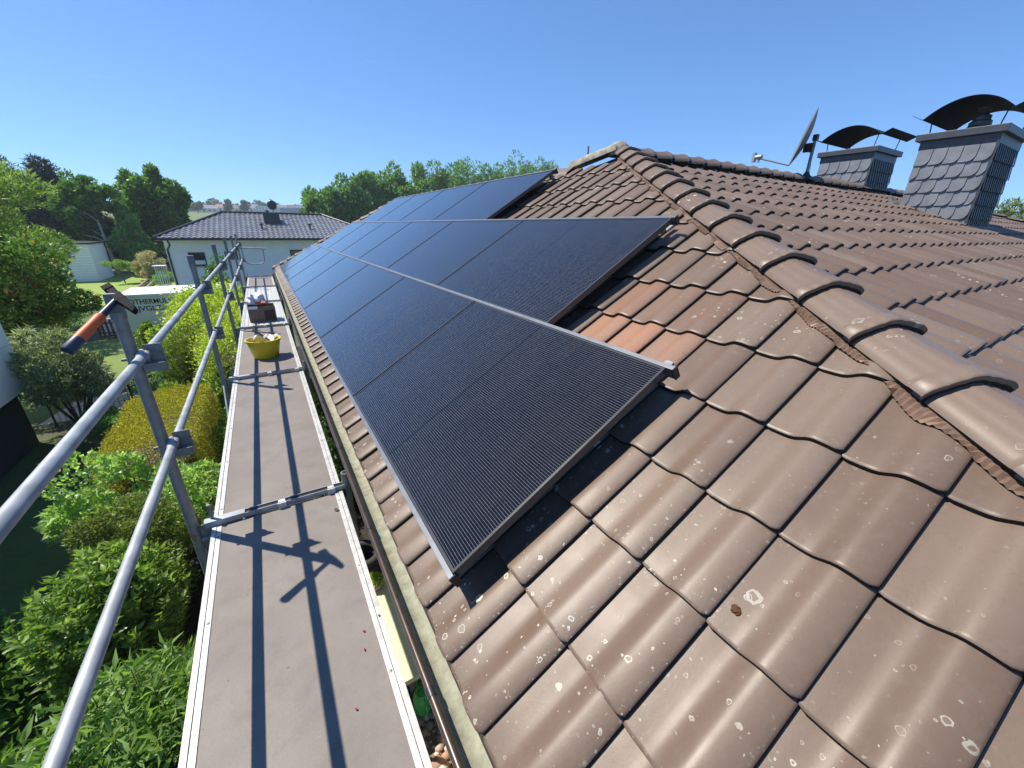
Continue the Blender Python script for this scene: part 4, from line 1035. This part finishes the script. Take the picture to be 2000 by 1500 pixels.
# white slated outbuilding between the trees and a carport roof
t = thing('garden_house', 'white boarded wall of a garden house between the trees at the far lawn', 'house', (-14.5, 43.5, GZ))
b = MB(); b.b2(-2.5, 2.75, 0, 4, 0, 2.75); b.obj('wall', M['white_render'], t)
b = MB()
for k in range(13): b.b2(-2.5, 2.76, -.03, -.003, .08+k*.2, .22+k*.2)
b.obj('cladding', M['white'], t)
b = MB(); b.b2(-2.7, 2.9, -.15, 4.15, 2.753, 2.87); b.obj('roof', M['anthracite'], t)
t = thing('carport', 'flat carport roof with pale edge at the left edge, in the leafy trees', 'carport', (-8.6, 18.6, GZ))
b = MB(); b.b2(-3, .75, 0, 2.2, 2.50, 2.58); b.obj('roof', M['cream'], t)
b = MB(); b.b2(-3, .78, -.05, 0-.003, 2.36, 2.56); b.obj('fascia', M['anthracite'], t)
for xx in (-2.6, .6): b = MB(); b.b2(xx-.05, xx+.05, .1, .2, 0, 2.49); b.obj('post', M['wood'], t)

# ------------------------------------------------------------ planting beside the scaffold
def lance_shrub(name, label, x0, x1, y0, y1, h, stems, per, ln, wd, mat, seed=1):
    t = thing(name, label, 'shrub', ((x0+x1)/2, (y0+y1)/2, GZ)); rg = np.random.default_rng(seed)
    P = []; N = []; b = MB()
    for k in range(stems):
        a, r_ = rg.uniform(0, 6.28), math.sqrt(rg.uniform(0, 1)); sx = r_*math.cos(a)*(x1-x0)/2; sy = r_*math.sin(a)*(y1-y0)/2
        hh = h*(1-.30*r_*r_)*rg.uniform(.82, 1.05); rootx, rooty = sx*.55, sy*.55
        tip = Vector((sx+rg.normal(0, .03), sy+rg.normal(0, .03), hh)); root = Vector((rootx, rooty, 0)); mid_ = root.lerp(tip, .55)+Vector((0, 0, h*.06))
        b.tube([root, mid_, tip], [.007, .005, .002], 4, False)
        for i in range(per):
            f = 1-(i/per)**1.25*.62; p = (mid_.lerp(tip, (f-.5)*2) if f > .5 else root.lerp(mid_, f*2)); an = i*2.4+k
            up_ = .95 if i < 5 else .35
            d_ = np.array([math.cos(an), math.sin(an), up_]); P.append(p); N.append(d_/np.linalg.norm(d_))
    b.obj('stem', M['bark'], t)
    leaf_mesh('foliage', np.array(P), np.array(N), ln, wd, LM[mat], t, .22, .16)
    return t
lance_shrub('butterfly_bush', 'bright green bush with long narrow leaves at the bottom left', -2.15, -.98, .55, 2.15, 1.85, 430, 46, .115, .21, 'bright')
lance_shrub('tall_weed', 'leafy green plant in shade at the bottom left corner', -3.1, -2.1, 1.3, 2.3, 1.25, 40, 34, .15, .28, 'bright', 3)
lance_shrub('laurel_shrub', 'glossy light green laurel behind the narrow-leaved bush', -2.75, -1.62, 2.6, 3.85, 1.6, 260, 44, .085, .42, 'laurel', 4)
shrub('broad_leaf_shrub', 'shaded dark broad-leaved shrub left of the glossy laurel', (-3.35, 3.3, GZ), (.7, .9), 1.0, 'mid', 5000, .10, .5)
shrub('juniper_shrub', 'olive green juniper between laurel and pale shrub', (-2.25, 4.3, GZ), (.74, .55), 1.5, 'olive', 26000, .050, .30, jit=.9)
shrub('hydrangea', 'pale green shrub in front of the golden hedge', (-2.38, 5.35, GZ), (.86, .66), 1.62, 'pale', 9000, .075, .62)
box_hedge('golden_hedge', 'clipped golden yellow hedge with flat top', -2.95, -1.75, 5.95, 8.7, GZ, 1.35, 'yellow', 46000, .032, .030)
shrub('leafy_shrub', 'fresh green shrub just behind the golden hedge', (-2.05, 9.2, GZ), (.65, .5), 1.45, 'laurel', 5000, .085, .45)
shrub('small_leafy_shrub', 'narrow green shrub right of the golden hedge under the deck', (-1.45, 7.6, GZ), (.35, .9), 1.0, 'mid', 5000, .06, .5)
shrub('dome_shrub', 'rounded dark green shrub with orange tips', (-2.2, 11.0, GZ), (.95, .85), 1.85, 'autumn', 22000, .05, .5)
shrub('fern_bed', 'low ferny plants beside the fence, left of the golden hedge', (-3.6, 10.0, GZ), (.8, .6), .75, 'fern', 6000, .07, .35)
shrub('fern_bed', 'low ferny plants right behind the thin metal fence', (-3.4, 12.3, GZ), (.7, .6), .8, 'fern', 5000, .07, .35)
box_hedge('lime_hedge', 'tall yellow-green shrubbery in front of the trailer', -2.85, -1.2, 13.0, 15.4, GZ, 2.1, 'lime', 26000, .085, .16, 'shrub', top_amp=.45)
box_hedge('lime_hedge', 'yellow-green shrubbery right beside the scaffold posts', -1.9, -1.05, 9.6, 12.8, GZ, 1.9, 'lime', 18000, .07, .12, 'shrub', top_amp=.3)
tree('small_tree', 'slim young tree in front of the bungalow window', 'tree', (-2.15, 18.6, GZ), 3.2, (.62, .6), 'mid', 5000, .10, .5, .05, clumps=16, cr=.42, crown_lo=.3)
shrub('leafy_shrub', 'green shrub below the far end of the scaffold', (-1.3, 16.5, GZ), (.7, .8), 2.2, 'mid', 6000, .09, .5)
shrub('ground_cover_plant', 'low dark plants under the gutter behind the tyres', (-.02, 5.6, GZ), (.30, 1.5), .8, 'dark', 5000, .07, .5)
shrub('ground_cover_plant', 'dark plants below the middle of the gutter', (-.02, 9.0, GZ), (.30, 1.8), .8, 'dark', 5000, .07, .5)
# left garden trees and shrubs
t = thing('buddleja', 'dark shrub with grey-green drooping leaf tips below the hammer', 'shrub', (-4.55, 10.9, GZ))
P, N = crown_pts(9500, (0, 0, 1.15), (.85, .85, 1.15), 26, .36); leaf_mesh('foliage', P, N, .13, .22, LM['grey'], t, .5)
b = MB()
for k in range(8): a = k*.8; b.tube([(0, 0, 0), (.4*math.cos(a), .35*math.sin(a), .9), (.75*math.cos(a), .6*math.sin(a), 1.6)], [.03, .02, .008], 5)
b.obj('stem', M['bark'], t)
tree('photinia', 'leafy tree with reddish tips left of the hammer', 'tree', (-6.2, 13.6, GZ), 4.25, (1.75, 1.5), 'red', 26000, .12, .5, .10, clumps=44, cr=.28, crown_lo=.05)
tree('broad_tree', 'dark leafy tree between the hammer and the white house corner', 'tree', (-7.6, 16.8, GZ), 3.0, (1.25, 1.1), 'dark', 14000, .12, .5, .08, clumps=30, crown_lo=.05)
shrub('leafy_shrub', 'light green shrub left of the trailer roof', (-6.9, 18.6, GZ), (.95, .7), 2.0, 'bright', 7000, .09, .5)
shrub('leafy_shrub', 'green shrub climbing over the left end of the trailer', (-3.95, 15.3, GZ), (.42, .4), 1.7, 'laurel', 5000, .08, .5)
shrub('leafy_shrub', 'green bush beside the small lawn, left of the dome shrub', (-3.15, 13.9, GZ), (.45, .6), 1.5, 'mid', 5000, .08, .5)
tree('willow', 'large light green feathery tree at the left edge', 'tree', (-9.9, 22.8, GZ), 6.75, (3.1, 2.7), 'willow', 36000, .24, .2, .2, clumps=80, cr=.22, crown_lo=.12)
con = lambda z: max(.12, .62-.55*z)
for k, (xx, yy, h_, rr, lb) in enumerate(((-17.4, 51, 8.9, 2.8, 'dark conifer cut by the left edge'), (-15.1, 52, 9.7, 2.1, 'tallest dark conifer near the left edge'), (-13.6, 52, 7.6, 2.0, 'dark conifer furthest to the right of the conifers'))):
    tree('conifer', lb, 'tree', (xx, yy, GZ), h_, (rr*1.4, rr*1.3), 'conifer', 18000, .34, .25, .24, clumps=56, cr=.23, crown_lo=.05, shape=con, group='dark conifers behind the light green tree')
tree('birch', 'birch with pale trunk between conifers and the big tree', 'tree', (-11.9, 49.5, GZ), 8.0, (2.0, 1.6), 'mid', 6500, .30, .5, .17, 'birch', clumps=40, cr=.24, crown_lo=.50, fork=3)
tree('slender_tree', 'slender green tree left of the birch', 'tree', (-13.0, 50, GZ), 7.9, (1.5, 1.3), 'mid', 7000, .30, .5, .1, clumps=40, cr=.24, crown_lo=.1)
tree('maple', 'big rounded dark green tree left of the bungalow', 'tree', (-8.3, 53, GZ), 9.7, (2.75, 2.6), 'maple', 30000, .44, .55, .3, clumps=95, cr=.22, crown_lo=.02)
tree('hazel', 'light green bushy tree in front of the big rounded tree', 'tree', (-10.2, 48.5, GZ), 5.3, (1.4, 1.2), 'fern', 9000, .27, .55, .08, clumps=44, cr=.24, crown_lo=.0)
tree('weeping_tree', 'little umbrella-shaped tree on the far lawn', 'tree', (-9.75, 41, GZ), 1.75, (1.0, .85), 'bright', 5000, .10, .4, .045, clumps=24, cr=.30, crown_lo=.5)
shrub('dappled_willow', 'round pink and cream bush by the bungalow corner', (-8.3, 42.5, GZ), (1.1, .95), 2.1, 'pink', 15000, .12, .35, clumps=60, cr=.26)
shrub('leafy_shrub', 'dark shrubs under the big rounded tree', (-11.2, 50.8, GZ), (4.2, 1.2), 2.3, 'dark', 12000, .22, .5, clumps=40)
shrub('leafy_shrub', 'bright shrub in front of the left end of the trailer', (-3.35, 14.6, GZ), (.45, .4), 1.55, 'lime', 6000, .08, .5)
shrub('flower_shrub', 'low grey-green planting on the slope beside the white railing', (-7.4, 40.5, GZ), (.9, 1.6), .9, 'fern', 5000, .10, .4)
# poplars beyond the roof
pp = [(7.0, 64, 9.0, 1.25), (9.5, 66, 9.9, 1.6), (12.0, 65, 11.0, 1.6), (14.9, 67, 11.4, 1.6), (17.8, 69, 12.6, 1.8), (21.2, 71, 13.3, 1.9), (24.9, 73, 14.0, 2.0), (28.7, 75, 14.9, 2.2), (33.0, 78, 15.4, 2.3), (37.8, 80, 15.6, 2.4), (42.9, 82, 16.6, 2.6), (48.5, 84, 17.3, 2.8), (54.5, 86, 18.4, 3.0), (61, 88, 19.2, 3.2)]
on = ['first', 'second', 'third', 'fourth', 'fifth', 'sixth', 'seventh', 'eighth', 'ninth', 'tenth', 'eleventh', 'twelfth', 'thirteenth', 'last']
for k, (xx, yy, h_, rr) in enumerate(pp):
    tree('poplar', 'green poplar of the far row, %s from the left' % on[k], 'tree', (xx, yy, gz_(xx, yy)), h_-.1+random.uniform(-.3, .5), (rr*2.1, rr*1.7), 'poplar', 8500, .60, .5, .25, clumps=60, cr=.27, crown_lo=.04, group='row of poplars beyond the roof', low=-1)
shrub('far_shrub', 'light green bushes at the foot of the poplars behind the bungalow ridge', (7.2, 60, GZ), (2.0, 1.4), 5.2, 'lime', 5000, .34, .5)
shrub('far_shrub', 'yellowish bushes right of the bungalow roof', (10.8, 60, GZ), (2.2, 1.4), 4.0, 'bright', 5000, .34, .5)
tree('far_tree', 'feathery tree beyond the roof at the right edge', 'tree', (35.5, 5.4, GZ), 6.5, (1.1, 1.2), 'grey', 5000, .22, .35, .1, clumps=18, crown_lo=.45)
shrub('far_shrub', 'green bush at the right edge below the feathery tree', (36, 3.9, GZ), (1.2, 1.3), 5.4, 'bright', 4000, .25, .5)

# ------------------------------------------------------------ village on the hill
roofc = [simple('far_roof_grey', (.20, .20, .22), .8), simple('far_roof_red', (.28, .17, .13), .8), simple('far_roof_dark', (.13, .13, .15), .8)]
vill = [(-34, 288, 8, 3.2, 0, 'far white house left, partly behind the big tree'), (-27.5, 292, 7, 4.0, 2, 'far grey-roofed house at the left end of the village'), (-20.5, 285, 8, 3.4, 0, 'far low house with grey roof, third from left'), (-14.0, 294, 7, 3.8, 1, 'far house with reddish roof left of centre'), (-6.5, 288, 6, 3.6, 2, 'far small dark-roofed house in the middle of the village'),
        (-1.0, 296, 7, 4.2, 0, 'far pale house left of the long white hall'), (15.2, 292, 6, 4.2, 0, 'far house right of the white hall'), (22.5, 290, 9, 4.4, 2, 'far house at the right end of the village, left of the poplars'), (30, 295, 7, 4.0, 1, 'far house furthest right beside the poplars')]
for k, (xx, yy, w_, h_, rc, lb) in enumerate(vill):
    zb_ = gz_(xx, yy); t = thing('village_house', lb, 'house', (xx, yy, zb_), 'houses of the far village')
    b = MB(); b.b2(-w_/2, w_/2, 0, 7, -.5, h_*.6); b.obj('wall', M['white_render'], t)
    b = MB(); b.add([(-w_/2-.3, -.3, h_*.58), (w_/2+.3, -.3, h_*.58), (w_/2+.3, 7.3, h_*.58), (-w_/2-.3, 7.3, h_*.58), (-w_/2-.3, 3.5, h_*1.1), (w_/2+.3, 3.5, h_*1.1)], [(0, 1, 5, 4), (2, 3, 4, 5), (1, 2, 5), (3, 0, 4), (0, 3, 2, 1)]); b.obj('roof', roofc[rc], t)
    b = MB()
    for i in range(3): b.b2(-w_*.33+i*w_*.28, -w_*.33+i*w_*.28+.9, -.04, -.003, h_*.15, h_*.42)
    b.obj('window', M['glass'], t)
t = thing('warehouse', 'long white hall of the far village above the bungalow roof', 'hall', (4, 280, gz_(4, 280)-.3)); b = MB(); b.b2(-3, 9, 0, 9, 0, 4.2); b.obj('wall', M['white'], t)
b = MB()
for i in range(7): b.b2(-2.2+i*1.6, -2.0+i*1.6, -.05, -.003, 0, 4.0)
b.obj('wall_rib', M['galv_dull'], t)
t = thing('warehouse', 'long blue-grey hall of the far village beside the poplars', 'hall', (20, 278, gz_(20, 278)-.3)); b = MB(); b.b2(-7, 8, 0, 9, 0, 3.6); b.obj('wall', simple('blue_grey_sheet', (.28, .34, .42), .6), t)
for k, (xx, yy, h_) in enumerate(((-25, 278, 5.5), (-11, 276, 6.5), (-3.6, 282, 7.0), (10.5, 300, 6), (28, 276, 6.5))):
    tree('village_tree', 'far roundish tree in the village, %s from the left' % on[k], 'tree', (xx, yy, gz_(xx, yy)), h_, (2.3, 2), 'dark', 1200, .9, .6, .3, clumps=14, crown_lo=.0, group='trees in the far village')
wd_ = thing('far_wood', None, None, (0, 0, 0)); wd_['kind'] = 'stuff'; wd_['label'] = 'dark strip of woodland along the far skyline'
P = np.stack([RNG.uniform(-110, 150, 16000), RNG.uniform(335, 350, 16000), np.zeros(16000)], 1)
P[:, 2] = np.array([gz_(a, 340) for a in P[:, 0]])+RNG.uniform(0, 1, 16000)*(3.6+1.6*np.sin(P[:, 0]*.21)+1.2*np.sin(P[:, 0]*.53))
leaf_mesh('foliage', P, rdir(16000), 1.5, .7, LM['dark'], wd_)

# ------------------------------------------------------------ faint contrails
CM = NT('contrail_vapour'); CM.col((.9, .92, .95)); CM.set(Roughness=1.0, Alpha=.13)
for (pa, pb, lb) in (((-528, 2733, 582), (-427, 2665, 569), 'faint short contrail in the sky at the upper left'), ((501, 2147, 676), (683, 2005, 610), 'faint contrail in the sky above the tree row'), ((1851, 1200, 413), (1919, 1150, 396), 'faint short contrail in the sky left of the dish')):
    pa, pb = Vector(pa), Vector(pb); b = MB(); b.tube([pa, pa.lerp(pb, .5), pb], [.8, 2.4, .8], 8)
    tag(b.obj('contrail', CM.m, None, 60), lb, 'contrail', 'contrails')
# ------------------------------------------------------------ air
hz = NT('haze_air'); hz.t.nodes.remove(hz.b); pv = hz.n('VolumePrincipled'); pv.inputs['Color'].default_value = (.80, .88, 1, 1); pv.inputs['Density'].default_value = .0006; pv.inputs['Anisotropy'].default_value = .2
hz.l(pv.outputs[0], hz.o.inputs['Volume'])
b = MB(); b.b2(-430, 490, -70, 610, GZ-1.5, 42); o = b.obj('haze', hz.m); tag(o, None, None, None, 'stuff')
